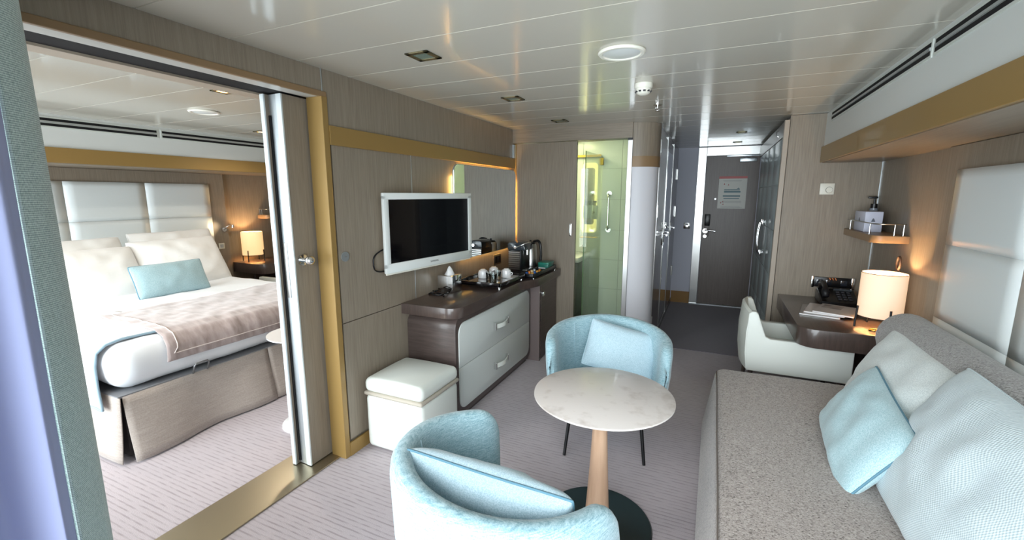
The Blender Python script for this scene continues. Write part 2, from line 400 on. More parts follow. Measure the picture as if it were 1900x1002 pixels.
# ================================================================== STRUCTURE
fl = struct('floor', B(BX-.2, 1.35, -.35, 6.95, -.12, 0), CARPET, label='striped pale mauve carpet')
hall = obj('hall_carpet', B(-.5, .5, 4.62, YD, 0, .004), CARPETH, fl)
thr = struct('trim_1', B(-2.21, -1.935, .1, 1.80, 0, .008, .002), PLATE, label='wide brushed metal threshold plate of the sliding doorway')
ce = struct('ceiling', B(BX-.2, 1.35, -.35, 6.95, CH+.004, CH+.1), SEAM, label='off-white plank ceiling')
def planks(x0, x1, ys):
    for a, b in zip(ys, ys[1:]):
        obj('ceiling_panel', B(x0, x1, a+.003, b-.003, CH, CH+.0045), CEIL, ce)
planks(XL, XR+.03, [-.35]+[.97-.3325*k for k in (3, 2, 1)]+[.97+.3325*k for k in range(11)])
planks(-.72, .52, [.97+.3325*k for k in range(10, 18)]+[6.95])
planks(BX, -2.15, [-.35]+[.75-.345*k for k in (2, 1)]+[.75+.345*k for k in range(11)])
# left wall (between lounge and bedroom)
wl = struct('wall_left', B(-2.0, XL-.012, 1.80, YB+.1, 0, CH), WALLW, label='greige veneer wall carrying the television')
obj('wall_panel', B(XL-.012, XL, 1.815, 2.497, .822, 1.815), WALLW, wl)
obj('wall_panel', B(XL-.012, XL, 2.503, YB, .822, 1.815), WALLW, wl)
obj('wall_panel', B(XL-.012, XL, 1.815, 2.6, .10, .816), WALLW, wl)
obj('wall_panel', B(XL-.012, XL, 2.6, YB, .10, .816), WALLW, wl)
obj('wall_panel', B(XL-.012, XL, 1.783, YB, 1.915, CH), WALLW, wl)
obj('joint_strip', B(XL-.011, XL+.001, 2.497, 2.503, .822, 1.815), ALU, wl)
# header over the sliding doorway
hd = struct('trim_2', B(-2.1, XL-.001, .0, 1.776, 2.083, CH), WALLW, label='veneer header above the sliding doorway')
obj('joint_strip', B(XL-.001, XL+.001, 1.774, 1.780, 2.083, CH), ALU, hd)
struct('trim_3', B(XL-.014, XL+.006, .0, 1.80, 2.055, 2.083, .003), TAN, label='thin tan edging under the header')
struct('trim_4', B(-1.989, XL-.014, .0, 1.76, 2.056, 2.09), plain('track_cover', (196, 196, 190), .4), label='pale strip beside the door track')
tk = struct('trim_5', B(-2.138, -1.989, .0, 1.76, 2.06, 2.12), DARKGAP, label='black sliding door track')
struct('trim_6', B(-2.235, -2.138, .0, 2.6, 2.05, CH), plain('beige_soffit', (176, 162, 144), .5), label='beige strip on the bedroom side of the track')
# wall stub near the window and gold jamb
struct('wall_left.001', B(-2.2, XL, -.2, .12, 0, CH), WALLW, label='short veneer wall behind the curtain')
jb = struct('trim_7', B(-2.0, XL+.008, 1.762, 1.80, 0, 2.058, .003), GOLD, label='ochre door jamb beside the sliding door')
struct('wall_bedroom_side', B(-2.225, -2.14, 1.82, YB+.1, 0, CH), WALLW)
# gold band and skirting on the left wall
gb = struct('trim_8', B(XL-.002, XL+.014, 1.80, YB, 1.815, 1.915, .002), GOLD, label='ochre band running along the television wall')
struct('baseboard_left', B(XL-.002, XL+.012, 1.80, 2.38, 0, .085, .002), GOLD)
# end wall of the lounge: sliding bathroom panel, header, post, column
struct('trim_9', B(XL, -.715, YB-.03, YB+.12, 2.062, CH), HORW, label='veneer beam above the bathroom screen')
dn = thing('door_1', None, None, (-1.55, YB, 0)); dn['kind'] = 'structure'; dn['label'] = 'greige veneer sliding bathroom panel'
obj('door_panel', B(XL+.03, -1.235, YB, YB+.035, .01, 2.058, .002), WALLW, dn)
obj('flush_handle', prism(BM(), rrect(-1.293, -1.273, 1.15, 1.275, .009), 'y', YB-.006, YB+.002, .002), CHROME, dn, True)
obj('handle_recess', prism(BM(), rrect(-1.288, -1.278, 1.16, 1.265, .005), 'y', YB-.0075, YB), WHITEPL, dn)
struct('trim_10', B(XL, XL+.028, YB-.002, YB+.04, 0, 2.06), GOLD, label='gap strip beside the sliding panel, coloured gold for the mirror light glow')  # gold colour paints the mirror backlight's glow onto the gap
struct('trim_11', B(XL, XL+.02, YB-.04, YB, 1.92, 2.05), ALU)
# bathroom behind glass
gl = thing('window_1', None, None, (-.98, YB, 0)); gl['kind'] = 'structure'; gl['label'] = 'clear glass screen of the shower room'
obj('pane', B(-1.235, -.755, YB+.01, YB+.02, .02, 2.058), GLASSB, gl)
obj('window_frame', B(-.757, -.712, YB-.015, YB+.03, 0, 2.045, .003), STEEL, gl, label='polished steel post')
obj('window_frame', B(-1.235, -.757, YB-.0, YB+.03, 0, .02), STEEL, gl)
obj('frame_cap', B(-.757, -.712, YB-.016, YB+.03, 2.045, 2.062), BLACK, gl)
bw = struct('wall_bathroom', B(-1.95, -.55, 5.3, 5.4, 0, CH), GROUT, label='pale tiled shower wall')
for i in range(3):
    for k in range(6):
        x0, x1 = -1.94+.465*i, -1.94+.465*(i+1)
        obj('tile', B(x0+.002, min(x1, -.56)-.002, 5.29, 5.302, .06+.36*k, min(.06+.36*(k+1), 2.18)-.003), TILE, bw)
b2 = struct('wall_bathroom.001', B(-2.0, -1.9, YB+.1, 5.4, 0, CH), TILE)
struct('wall_bathroom.002', B(-.6, -.56, YB+.3, 5.3, 0, CH), TILE)
struct('trim_12', B(-1.9, -.56, YB+.05, 5.3, 0, .05), plain('dark_shower_tray', (70, 72, 70), .4), label='dark raised shower floor')
bl = thing('bathroom_ceiling_light', 'square lit lamp on the ceiling of the shower room', 'ceiling light', (-1.4, 4.8, 2.15))
obj('diffuser', B(-1.85, -1.5, 4.5, 4.85, 2.17, 2.19), plain('bathroom_lamp', (255, 246, 200), .5, emit=26, ecol=(255, 250, 210)), bl)
sh = thing('shower_screen', 'frameless inner glass panel inside the shower room', 'glass screen', (-1.25, 5.0, 0))
obj('pane', B(-1.245, -1.237, 4.55, 5.285, .05, 2.0), GLASSB, sh)
obj('edge', B(-1.246, -1.236, 4.546, 4.55, .05, 2.0), plain('green_glass_edge', (110, 140, 110), .3), sh)
obj('hinge', B(-1.262, -1.222, 5.24, 5.288, 1.9, 1.98, .003), plain('brass_hinge', (180, 150, 70), .3, .9), sh)
obj('top_rail', B(-1.66, -1.25, 5.24, 5.27, 1.995, 2.02), plain('brass_rail', (170, 140, 60), .3, .8), sh)
gr = thing('grab_rail', 'chrome vertical grab rail on the pale shower tiles', 'grab rail', (-1.14, 5.24, 1.1))
obj('bar', tube(BM(), [(-1.145, 5.235, 1.14+i/8*.43) for i in range(9)], .011, 10), CHROME, gr, 'all')
for z in (1.14, 1.57):
    b = BM(); tube(b, [(-1.145, 5.235, z), (-1.145, 5.29, z)], .014, 10); tube(b, [(-1.145, 5.275, z), (-1.145, 5.29, z)], .03, 16); obj('mount', b, CHROME, gr, True)
va = thing('bathroom_vanity', 'dark vanity unit with pale basin edge seen through the glass', 'vanity', (-1.5, 4.9, 0))
obj('body', B(-1.62, -1.36, 4.75, 5.28, .06, .80, .01), plain('grey_vanity', (110, 112, 110), .3), va, True)
obj('basin', B(-1.64, -1.34, 4.72, 5.28, .80, .86, .015), PORC, va, True)
obj('tap', tube(BM(), [(-1.42, 5.2, .86), (-1.42, 5.2, .95), (-1.42, 5.1, .95)], .01, 8), CHROME, va, 'all')
for z in (.55, .72): obj('knob', cyl(BM(), (0, 0), .012, 0, .02, 12).transform(Matrix.Translation((-1.40, 4.745, z)) @ Matrix.Rotation(PI/2, 4, 'X')) if False else rod(BM(), (-1.39, 4.75, z), (-1.39, 4.725, z), .014), CHROME, va, True)
mb = thing('lit_bathroom_mirror', 'bathroom mirror with a glowing frame behind the glass screen', 'mirror', (-1.42, 5.28, 1.2))
obj('light_frame', prism(BM(), rrect(-1.47, -1.29, 1.10, 1.93, .04), 'y', 5.27, 5.288), plain('bath_frame_light', (255, 246, 190), .5, emit=1.6, ecol=(255, 236, 150)), mb)
obj('glass', prism(BM(), rrect(-1.44, -1.32, 1.20, 1.87, .03), 'y', 5.262, 5.271), MIRROR, mb)
def dispenser(x, y, z, lab):
    t = thing('soap_dispenser', lab, 'soap dispenser', (x, y, z))
    obj('bottle', B(x-.03, x+.03, y-.03, y+.03, z, z+.16, .008), plain('clear_soap', (190, 200, 190), .2), t, True)
    b = cyl(BM(), (x, y), .014, z+.16, z+.19, 12); box(b, x-.02, x+.02, y-.02, y+.012, z+.19, z+.215, .004); obj('pump', b, BLACK, t, True)
    obj('button', rod(BM(), (x, y-.03, z+.08), (x, y-.036, z+.08), .012), BLACK, t)
dispenser(-1.395, 5.18, 1.27, 'black-topped soap dispenser nearer the veneer panel in the shower room')
dispenser(-1.29, 5.18, 1.27, 'black-topped soap dispenser nearer the grab rail in the shower room')
sf = thing('shower_shelf', 'small brass wire shelf under the soap dispensers', 'shelf', (-1.38, 5.2, 1.0))
b = BM()
for k in range(5): tube(b, [(-1.45, 5.14+.03*k, 1.05), (-1.25, 5.14+.03*k, 1.05)], .004, 6)
obj('wires', b, plain('brass_rail', (170, 140, 60)), sf)
# column
def colpts(r=.20, off=0):
    pts = [(-.715, YB+.2)]
    pts.append((-.715, YB-off))
    for i in range(11):
        t = i/10*PI/2; pts.append((-.70+r*math.sin(t)+off*math.sin(t), YB+r*.85-(r*.85+off)*math.cos(t)))
    pts.append((-.50+off, YB+.2)); return pts
cl = struct('wall_column', prism(BM(), colpts(), 'z', 0, CH), COLW, smooth=True, label='rounded white column at the hall corner')
obj('column_cladding', prism(BM(), colpts(off=.006), 'z', 1.90, CH-.001), WALLW, cl, True, label='greige veneer head of the column')
obj('column_band', prism(BM(), colpts(off=.009), 'z', 1.805, 1.90), TAN, cl, True, label='tan band round the column')
# hall left side
HX = -.5
HW = noise_col('hall_dark_veneer', (86, 74, 70), (104, 92, 86), (30, 30, 1.3), 3, .25, .3, .7, 5, coat=.4)
wh = struct('wall_hall', B(HX-.06, HX-.012, YB+.2, YD, 0, CH), HW, label='dark veneer wall along the hall')
obj('frame_strip', B(HX-.012, HX+.004, 4.40, 4.412, 0, 2.16), STEEL, wh)
obj('frame_strip', B(HX-.012, HX+.004, 5.105, 5.117, 0, 2.16), STEEL, wh)
obj('frame_strip', B(HX-.012, HX+.004, 5.835, 5.845, 0, 2.16), STEEL, wh)
struct('baseboard_hall', B(HX-.012, HX+.006, 5.13, YD, 0, .06), HW)
def hall_door(n, y0, y1, hy, lab, mir=None):
    d = thing(n, None, None, (HX, (y0+y1)/2, 0)); d['kind'] = 'structure'; d['label'] = lab
    obj('door_leaf', B(HX-.012, HX, y0, y1, .015, 2.13, .002), HW, d)
    if mir: obj('mirror', B(HX-.001, HX+.003, mir[0], mir[1], .12, 2.02), MIRROR, d)
    return d
d2 = hall_door('door_2', 4.43, 5.095, 5.0, 'dark veneer bathroom door')
for z in (.3, 1.40, 2.0): obj('hinge', B(HX, HX+.012, 4.405, 4.43, z-.06, z+.06, .002), STEEL, d2)
def lever(y, z, x=HX, s=1):
    b = BM(); box(b, x, x+.008, y-.018, y+.018, z-.09, z+.09, .003); tube(b, [(x, y, z+.03), (x+.045*s, y, z+.03), (x+.055*s, y-.02, z+.03), (x+.055*s, y-.11, z+.03)], .009, 10); return b
obj('handle', lever(5.03, 1.10), CHROME, d2, True)
d3 = hall_door('door_3', 5.13, 5.82, 5.2, 'mirror-fronted hall door', (5.17, 5.74))
obj('handle', lever(5.16, 1.12), CHROME, d3, True)
d4 = hall_door('door_4', 5.86, 6.6, 5.9, 'dark veneer door at the end of the hall')
for z in (.5, 1.33, 1.83): obj('hinge', B(HX, HX+.014, 6.5, 6.56, z-.07, z+.07, .002), STEEL, d4)
obj('handle', lever(5.93, 1.12), CHROME, d4, True)
# end wall with entry door
we = struct('wall_end', B(-.6, 1.35, YD, YD+.12, 0, CH), plain('blue_white_paint', (206, 208, 222), .5), label='pale wall around the cabin door')
struct('baseboard_end', B(HX, -.25, YD-.012, YD, 0, .17), plain('ochre_skirting', (150, 112, 60), .45))
ed = thing('door_5', None, None, (.16, YD, 0)); ed['kind'] = 'structure'; ed['label'] = 'grey-brown veneer cabin entry door'
obj('door_frame', B(-.25, -.145, YD-.03, YD+.01, 0, CH-.005, .003), STEEL, ed)
obj('door_frame', B(-.145, .52, YD-.03, YD+.01, 2.075, CH-.005, .003), STEEL, ed)
obj('door_sill', B(-.25, .52, YD-.05, YD+.01, 0, .02, .003), ALU, ed)
obj('door_leaf', B(-.142, .50, YD-.015, YD+.02, .022, 2.072, .002), DOORW, ed)
obj('lock_plate', B(-.11, -.05, YD-.024, YD-.014, .98, 1.24, .004), plain('lock_grey', (130, 122, 118), .4), ed, True)
obj('card_reader', B(-.115, -.045, YD-.05, YD-.02, 1.13, 1.29, .008), BLACK, ed, True)
b = rod(BM(), (-.10, YD-.02, 1.06), (-.10, YD-.045, 1.06), .032, 18); tube(b, [(-.10, YD-.04, 1.07), (-.10, YD-.07, 1.07), (-.07, YD-.075, 1.07), (.03, YD-.075, 1.06)], .011, 10)
obj('handle', b, CHROME, ed, True)
obj('keyhole', rod(BM(), (-.10, YD-.014, .985), (-.10, YD-.035, .985), .022, 16), CHROME, ed, True)
obj('peephole', rod(BM(), (.0, YD-.015, 1.50), (.0, YD-.022, 1.50), .011, 14), ALU, ed)
b = B(.26, .46, YD-.06, YD-.014, 1.985, 2.035, .005); obj('door_closer', b, ALU, ed, True)
b = B(.10, .50, YD-.075, YD-.055, 2.052, 2.078, .004); tube(b, [(.36, YD-.04, 2.03), (.30, YD-.06, 2.06)], .008, 8); obj('closer_arm', b, ALU, ed, True)
nt_ = thing('safety_notice', 'laminated safety notice with pink header taped to the cabin door', 'notice', (.2, YD-.016, 1.37))
NP = plain('notice_paper', (214, 214, 206), .4)
obj('sheet', B(.03, .37, YD-.0185, YD-.0155, 1.37, 1.80), NP, nt_)
obj('header', B(.03, .37, YD-.0195, YD-.0184, 1.77, 1.80), plain('notice_pink', (206, 120, 118), .5), nt_)
b = BM()
for z, x0, x1, h in ((1.615, .10, .29, .012), (1.585, .10, .30, .02), (1.50, .10, .29, .012), (1.53, .09, .30, .018)):
    box(b, x0, x1, YD-.0195, YD-.0184, z, z+h)
prism(b, [(.25, 1.635), (.29, 1.635), (.275, 1.65)], 'y', YD-.0195, YD-.0184)
obj('deck_plan', b, plain('notice_teal', (110, 140, 148), .6), nt_)
b = BM()
for z in (1.745, 1.735, 1.47, 1.46, 1.45, 1.40, 1.39, 1.385): box(b, .06+random.random()*.05, .30+random.random()*.04, YD-.0194, YD-.0184, z, z+.003)
obj('small_print', b, plain('notice_grey', (160, 160, 160), .6), nt_)['kind'] = 'stuff'
for x, z in ((.09, 1.69), (.14, 1.68), (.06, 1.44), (.09, 1.42), (.085, 1.455)): obj('symbol', prism(BM(), [(x, z), (x+.018, z), (x+.009, z+.022)], 'y', YD-.0195, YD-.0184), plain('notice_rose', (180, 110, 110), .6), nt_)
sw = thing('key_card_switch', 'chrome key card switch on the pale wall beside the cabin door', 'switch', (-.34, YD, 1.1))
obj('plate', B(-.385, -.30, YD-.012, YD, 1.08, 1.165, .004), CHROME, sw, True)
obj('slot', B(-.37, -.315, YD-.03, YD-.01, 1.095, 1.125, .003), CHROME, sw, True)
obj('button', B(-.362, -.323, YD-.016, YD-.011, 1.13, 1.155, .002), BLACK, sw)
# wardrobe along the right side of the hall
wd = thing('wardrobe', 'tall hall wardrobe with pale quilted leather doors', 'wardrobe', (.8, 5.6, 0))
obj('body', B(.515, 1.20, YW+.03, 6.70, 0, CH-.02), WALLW, wd)
obj('side_edge', B(.478, .515, YW-.02, YW+.04, 0, 2.16, .003), plain('pale_edge_veneer', (168, 156, 142), .4), wd)
WLEA = plain('grey_quilted_leather', (158, 170, 170), .3, coat=.2)
def wdoor(y0, y1, hy):
    d = obj('door', B(.49, .512, y0, y1, .06, 2.03), plain('wardrobe_seam', (188, 196, 194), .4), wd)
    n = 2; zs = [.06+.394*k for k in range(6)]
    for i in range(n):
        for k in range(5):
            a = y0+(y1-y0)*i/n; c = y0+(y1-y0)*(i+1)/n
            obj('panel', B(.484, .494, a+.003, c-.003, zs[k]+.003, zs[k+1]-.003, .004), WLEA, d, True)
    b = BM(); tube(b, [(.485, hy, 1.27), (.455, hy, 1.26), (.445, hy, 1.18), (.442, hy, 1.10), (.445, hy, 1.02), (.455, hy, .94), (.485, hy, .93)], .009, 10)
    for z in (1.265, .935): box(b, .468, .486, hy-.012, hy+.012, z-.03, z+.03, .004)
    obj('handle', b, CHROME, d, True)
wdoor(4.47, 5.42, 5.36); wdoor(5.425, 6.38, 5.485)
obj('top_panel', B(.486, .514, 4.44, 6.68, 2.035, 2.165, .003), plain('wardrobe_top', (112, 106, 98), .3), wd)
obj('plinth', B(.50, .514, 4.44, 6.68, 0, .055), DARKW, wd)
obj('hook', tube(BM(), [(.486, 4.8, 2.13), (.47, 4.8, 2.12), (.47, 4.8, 2.08), (.486, 4.8, 2.075)], .004, 6), CHROME, wd)
# desk wall, right wall, soffit
wdk = struct('wall_desk', B(.52, 1.2, YW, YW+.03, 0, CH), WALLW, label='greige veneer wall behind the desk')
wr_ = struct('wall_right', B(1.165, 1.35, -.35, YW+.03, 0, CH), WALLW, label='greige veneer wall behind the sofa')
obj('joint_strip', B(1.159, 1.166, YW-.004, YW, 0, 1.81), ALU, wr_)
struct('trim_13', B(.768, 1.166, -.35, YW, 1.93, CH), WHITEP, label='white fascia of the soffit above the sofa')
struct('trim_14', B(.752, .772, -.35, YW, 1.812, 1.934, .002), GOLD, label='ochre band along the soffit above the sofa')
struct('trim_15', B(.77, 1.166, -.35, YW, 1.808, 1.93), HORY, label='veneer underside of the soffit above the sofa')
def grille(name, lab, x, dirx, segs, z0, z1, gr_):
    g = thing(name, lab, 'air grille', (x, segs[0][0], z0), 0, None)
    f = BM(); 
    for (a, c) in segs: box(f, x-.003, x+.004, a-.012, c+.012, z0-.012, z1+.012, .001)
    obj('frame', f, plain('grille_frame', (206, 212, 206), .4), g)
    xa = x-.0045 if dirx < 0 else x+.0035
    for (a, c) in segs:
        h = (z1-z0)
        obj('slot', B(xa, xa+.002, a, c, z0, z0+h*.34), DARKGAP, g)
        obj('slot', B(xa, xa+.002, a, c, z0+h*.66, z1), DARKGAP, g)
        m = z0+h*.5
        obj('blade', B(xa-.003*(1 if dirx < 0 else -1), xa+.002, a, c, m-.006, m+.006), ALU, g)
    return g
grille('air_grille', 'long black slotted air grille in the white fascia above the sofa', .766, -1, [(.3, 2.43), (2.475, 4.18)], 2.118, 2.168, None)
# bedroom structure
wbh = struct('wall_bedroom', B(BX-.15, BX-.03, -.35, 4.6, 0, CH), WALLW, label='veneer wall behind the bed')
struct('wall_bedroom.001', B(BX-.15, -2.1, 4.2, 4.35, 0, CH), WALLW, label='far veneer wall of the bedroom')
struct('trim_16', B(BX-.05, -4.92, -.2, 4.2, 1.93, CH), WHITEP, label='white fascia of the soffit above the bed')
struct('trim_17', B(-4.924, -4.904, -.2, 4.2, 1.812, 1.934, .002), GOLD, label='ochre band along the soffit above the bed')
struct('trim_18', B(BX-.05, -4.922, -.2, 4.2, 1.808, 1.93), HORY, label='veneer underside of the soffit above the bed')
grille('air_grille', 'long black slotted air grille in the white fascia above the bed', -4.918, 1, [(.2, 2.56), (2.605, 4.1)], 2.10, 2.16, None)
# window walls (behind the camera, light comes through them)
def window(n, x0, x1, z0, z1, lab):
    w = thing(n, None, None, ((x0+x1)/2, -.25, 0)); w['kind'] = 'structure'; w['label'] = lab
    f = BM(); t = .06
    for a in ((x0, x0+t, z0, z1), (x1-t, x1, z0, z1), (x0, x1, z0, z0+t), (x0, x1, z1-t, z1), ((x0+x1)/2-.04, (x0+x1)/2+.04, z0, z1)):
        box(f, a[0], a[1], -.28, -.23, a[2], a[3])
    obj('window_frame', f, ALU, w)
    obj('pane', B(x0+t, x1-t, -.258, -.252, z0+t, z1-t), GLASSW, w)
window('window_2', -1.80, 1.05, .02, 2.13, 'glazed balcony door of the lounge')
window('window_3', -5.45, -2.25, .02, 2.13, 'glazed balcony door of the bedroom')
b = BM(); box(b, BX-.15, -5.45, -.35, -.2, 0, CH); box(b, -2.25, -1.80, -.35, -.2, 0, CH); box(b, 1.05, 1.35, -.35, -.2, 0, CH); box(b, BX-.15, 1.35, -.35, -.2, 2.13, CH)
struct('wall_window', b, WALLW)
# ================================================================== CURTAIN
def curtain():
    t = thing('curtain', 'sage woven curtain with lilac lining drawn aside by the doorway', 'curtain', (-1.6, .4, 0))
    def sheet(path, z0, z1, nz, th, amp, seed):
        bm = BM(); cols = []
        P = [Vector((x, y, 0)) for x, y in path]
        # resample smooth
        pts = []
        for i in range(len(P)-1):
            p0, p1, p2, p3 = P[max(i-1, 0)], P[i], P[i+1], P[min(i+2, len(P)-1)]
            for k in range(6):
                u = k/6; pts.append(.5*((2*p1)+(-p0+p2)*u+(2*p0-5*p1+4*p2-p3)*u*u+(-p0+3*p1-3*p2+p3)*u**3))
        pts.append(P[-1])
        for i, p in enumerate(pts):
            d = (pts[min(i+1, len(pts)-1)]-pts[max(i-1, 0)]).normalized(); n = Vector((d.y, -d.x, 0))
            col = []
            for k in range(nz+1):
                z = z0+(z1-z0)*k/nz; w = amp*noise.noise(Vector((i*.15+seed, z*.7, 0)))
                col.append((p+n*w+Vector((0, 0, z)), n))
            cols.append(col)
        F = [[bm.verts.new(c+n*th/2) for c, n in col] for col in cols]; G = [[bm.verts.new(c-n*th/2) for c, n in col] for col in cols]
        for L, in ((F,), (G,)):
            for i in range(len(L)-1):
                for k in range(nz): bm.faces.new((L[i][k], L[i+1][k], L[i+1][k+1], L[i][k+1]))
        for i in range(len(F)-1):
            for k in (0, nz): bm.faces.new((F[i][k], F[i+1][k], G[i+1][k], G[i][k]))
        for i in (0, len(F)-1):
            for k in range(nz): bm.faces.new((F[i][k], F[i][k+1], G[i][k+1], G[i][k]))
        return bm
    obj('face_fabric', sheet([(-1.86, .50), (-1.82, .60), (-1.74, .585), (-1.68, .592), (-1.61, .565), (-1.565, .525), (-1.535, .485)], .015, 2.17, 24, .006, .006, 1), CURTF, t, 'all')
    obj('lining', sheet([(-1.535, .478), (-1.50, .455), (-1.475, .435), (-1.52, .40), (-1.56, .36), (-1.53, .31), (-1.46, .29), (-1.42, .25), (-1.50, .20), (-1.60, .18)], .03, 2.17, 24, .003, .01, 5), CURTL, t, 'all')
    r = B(-1.86, 1.0, .30, .34, 2.172, 2.192, .003)
    q = obj('curtain_track', r, ALU); tag(q, 'slim aluminium curtain track on the ceiling', 'curtain track')
curtain()
# ================================================================== SLIDING DOOR
def sliding_door():
    t = thing('sliding_door', 'veneer sliding door with white aluminium leading edge, mostly slid into the wall', 'sliding door', (-2.08, 1.66, 0))
    y0 = 1.615
    obj('leaf', B(-2.045, -2.012, y0+.008, 2.9, .012, 2.052), WALLW, t)
    obj('leaf_back', B(-2.132, -2.10, y0-.02, 2.9, .012, 2.052), WALLW, t)
    W_ = plain('white_profile', (222, 230, 232), .3, .3)
    obj('edge_profile', B(-2.045, -2.008, y0, y0+.010, .012, 2.052, .002), W_, t)
    obj('edge_profile', B(-2.125, -2.098, y0-.028, y0-.018, .012, 2.052, .002), W_, t)
    obj('edge_groove', B(-2.10, -2.045, y0+.004, y0+.02, .012, 2.052), ALU, t)
    obj('edge_groove_shadow', B(-2.10, -2.088, y0-.004, y0+.006, .03, 1.95), DARKGAP, t)
    b = BM(); box(b, -2.085, -2.055, y0-.001, y0+.006, 1.0, 1.30, .002); obj('lock_case', b, STEEL, t, True)
    for x, s in ((-2.012, 1), (-2.128, -1)):
        k = BM(); rod(k, (x, 1.668, 1.205), (x+.012*s, 1.668, 1.205), .03, 20); rod(k, (x, 1.668, 1.205), (x+.045*s, 1.668, 1.205), .012, 12)
        m = BM(); lathe(m, (0, 0), [(0, -.024), (.014, -.02), (.024, -.008), (.026, .003), (.021, .016), (.01, .023), (0, .024)], 20)
        merge(k, m, Matrix.Translation((x+.058*s, 1.668, 1.205)) @ Matrix.Rotation(PI/2, 4, 'Y'))
        obj('knob', k, CHROME, t, True)
sliding_door()
# ================================================================== LEFT WALL ITEMS
def tv():
    a = math.atan2(.10, .90); L = .905
    t = thing('television', 'white-framed flat television on the greige wall', 'television', (-1.85, 2.14, 1.06), -a)
    M = MW[t]
    def L_(bm): return xf(bm, M)
    # local: y along the screen, x towards the room
    obj('housing', L_(B(-.035, -.004, .02, L-.02, .02, .485, .012)), WHITEPL, t, True)
    fr = BM(); o = rrect(0, L, 0, .515, .012, 4); 
    box(fr, -.012, .012, 0, L, .463, .505, .005); box(fr, -.012, .012, 0, L, 0, .062, .005); box(fr, -.012, .012, 0, .042, .03, .49, .005); box(fr, -.012, .012, L-.042, L, .03, .49, .005)
    obj('bezel', L_(fr), plain('tv_white', (222, 226, 224), .2, coat=.5), t, True)
    obj('screen', L_(B(-.006, .006, .04, L-.04, .055, .468)), SCREEN, t)
    obj('lower_trim', L_(B(-.012, .0, .01, L-.01, -.012, .004, .003)), WHITEPL, t)
    try:
        cu = bpy.data.curves.new('logo', 'FONT'); cu.body = 'SAMSUNG'; cu.size = .018; cu.extrude = .0004; cu.align_x = 'CENTER'; cu.align_y = 'CENTER'; cu.space_character = 1.1
        tmp = bpy.data.objects.new('tmp_logo', cu); C.objects.link(tmp); bpy.context.view_layer.update()
        me = bpy.data.meshes.new_from_object(tmp.evaluated_get(bpy.context.evaluated_depsgraph_get()))
        bpy.data.objects.remove(tmp); bm = BM(); bm.from_mesh(me)
        bm.transform(M @ Matrix.Translation((.0125, L/2, .03)) @ Matrix(((0, 0, 1, 0), (1, 0, 0, 0), (0, 1, 0, 0), (0, 0, 0, 1))))
        obj('lettering', bm, plain('logo_grey', (70, 72, 76), .3), t)
    except Exception as e: print('logo', e)
    b = BM(); box(b, -.05, -.03, .32, .56, .12, .38, .004); box(b, -.05, -.03, .40, .5, .2, .3)
    obj('wall_bracket', L_(b), BLACKM, t)
    obj('mount_arm', B(-1.897, -1.83, 2.52, 2.64, 1.26, 1.36, .004), BLACKM, t)
tv()
cb = obj('television_cable', tube(BM(), smooth([(-1.885, 2.075, 1.12), (-1.885, 2.08, 1.17), (-1.88, 2.12, 1.20), (-1.875, 2.2, 1.22), (-1.872, 2.26, 1.22)]), .005, 8), BLACK, None, 'all')
obj('television_cable_end', tube(BM(), smooth([(-1.885, 2.075, 1.12), (-1.885, 2.09, 1.09), (-1.88, 2.14, 1.075), (-1.875, 2.24, 1.08)]), .005, 8), BLACK, cb, 'all').name = 'cable_end'
tag(cb, 'black cable looping out behind the left side of the television', 'cable')
pl = thing('blanking_disc', 'small round brushed metal cap on the wall beside the ochre jamb', 'wall disc', (XL, 1.86, 1.205))
obj('plate', rod(BM(), (XL-.001, 1.86, 1.205), (XL+.006, 1.86, 1.205), .028, 24), ALU, pl, True)
obj('screw_slot', B(XL+.005, XL+.0075, 1.85, 1.87, 1.203, 1.207), STEEL, pl)
mr = thing('wall_mirror', 'rounded rectangular mirror with warm backlight beside the television', 'mirror', (XL, 3.6, 1.03))
obj('backing', prism(BM(), rrect(3.06, 4.12, 1.07, 1.74, .05), 'x', XL, XL+.022), plain('mirror_backing', (150, 130, 100), .5), mr)
obj('glass', prism(BM(), rrect(2.99, 4.165, 1.03, 1.79, .06), 'x', XL+.03, XL+.036), MIRROR, mr)
obj('rim', prism(BM(), rrect(2.985, 4.17, 1.025, 1.795, .062), 'x', XL+.022, XL+.0305), ALU, mr)
b = BM()
for y in (3.035, 4.135): box(b, XL+.004, XL+.016, y-.008, y+.008, 1.12, 1.70)
for z in (1.06, 1.755): box(b, XL+.004, XL+.016, 3.10, 4.08, z-.006, z+.006)
obj('light_strip', b, LED, mr)
so = thing('wall_socket', 'black double socket on the wall under the mirror', 'socket', (XL, 3.79, .93))
obj('plate', B(XL, XL+.01, 3.71, 3.87, .885, .985, .003), plain('socket_brown', (90, 76, 56), .4), so, True)
obj('insert', B(XL+.008, XL+.013, 3.73, 3.79, .90, .97, .003), BLACK, so); obj('insert', B(XL+.008, XL+.013, 3.80, 3.86, .90, .97, .003), BLACK, so)
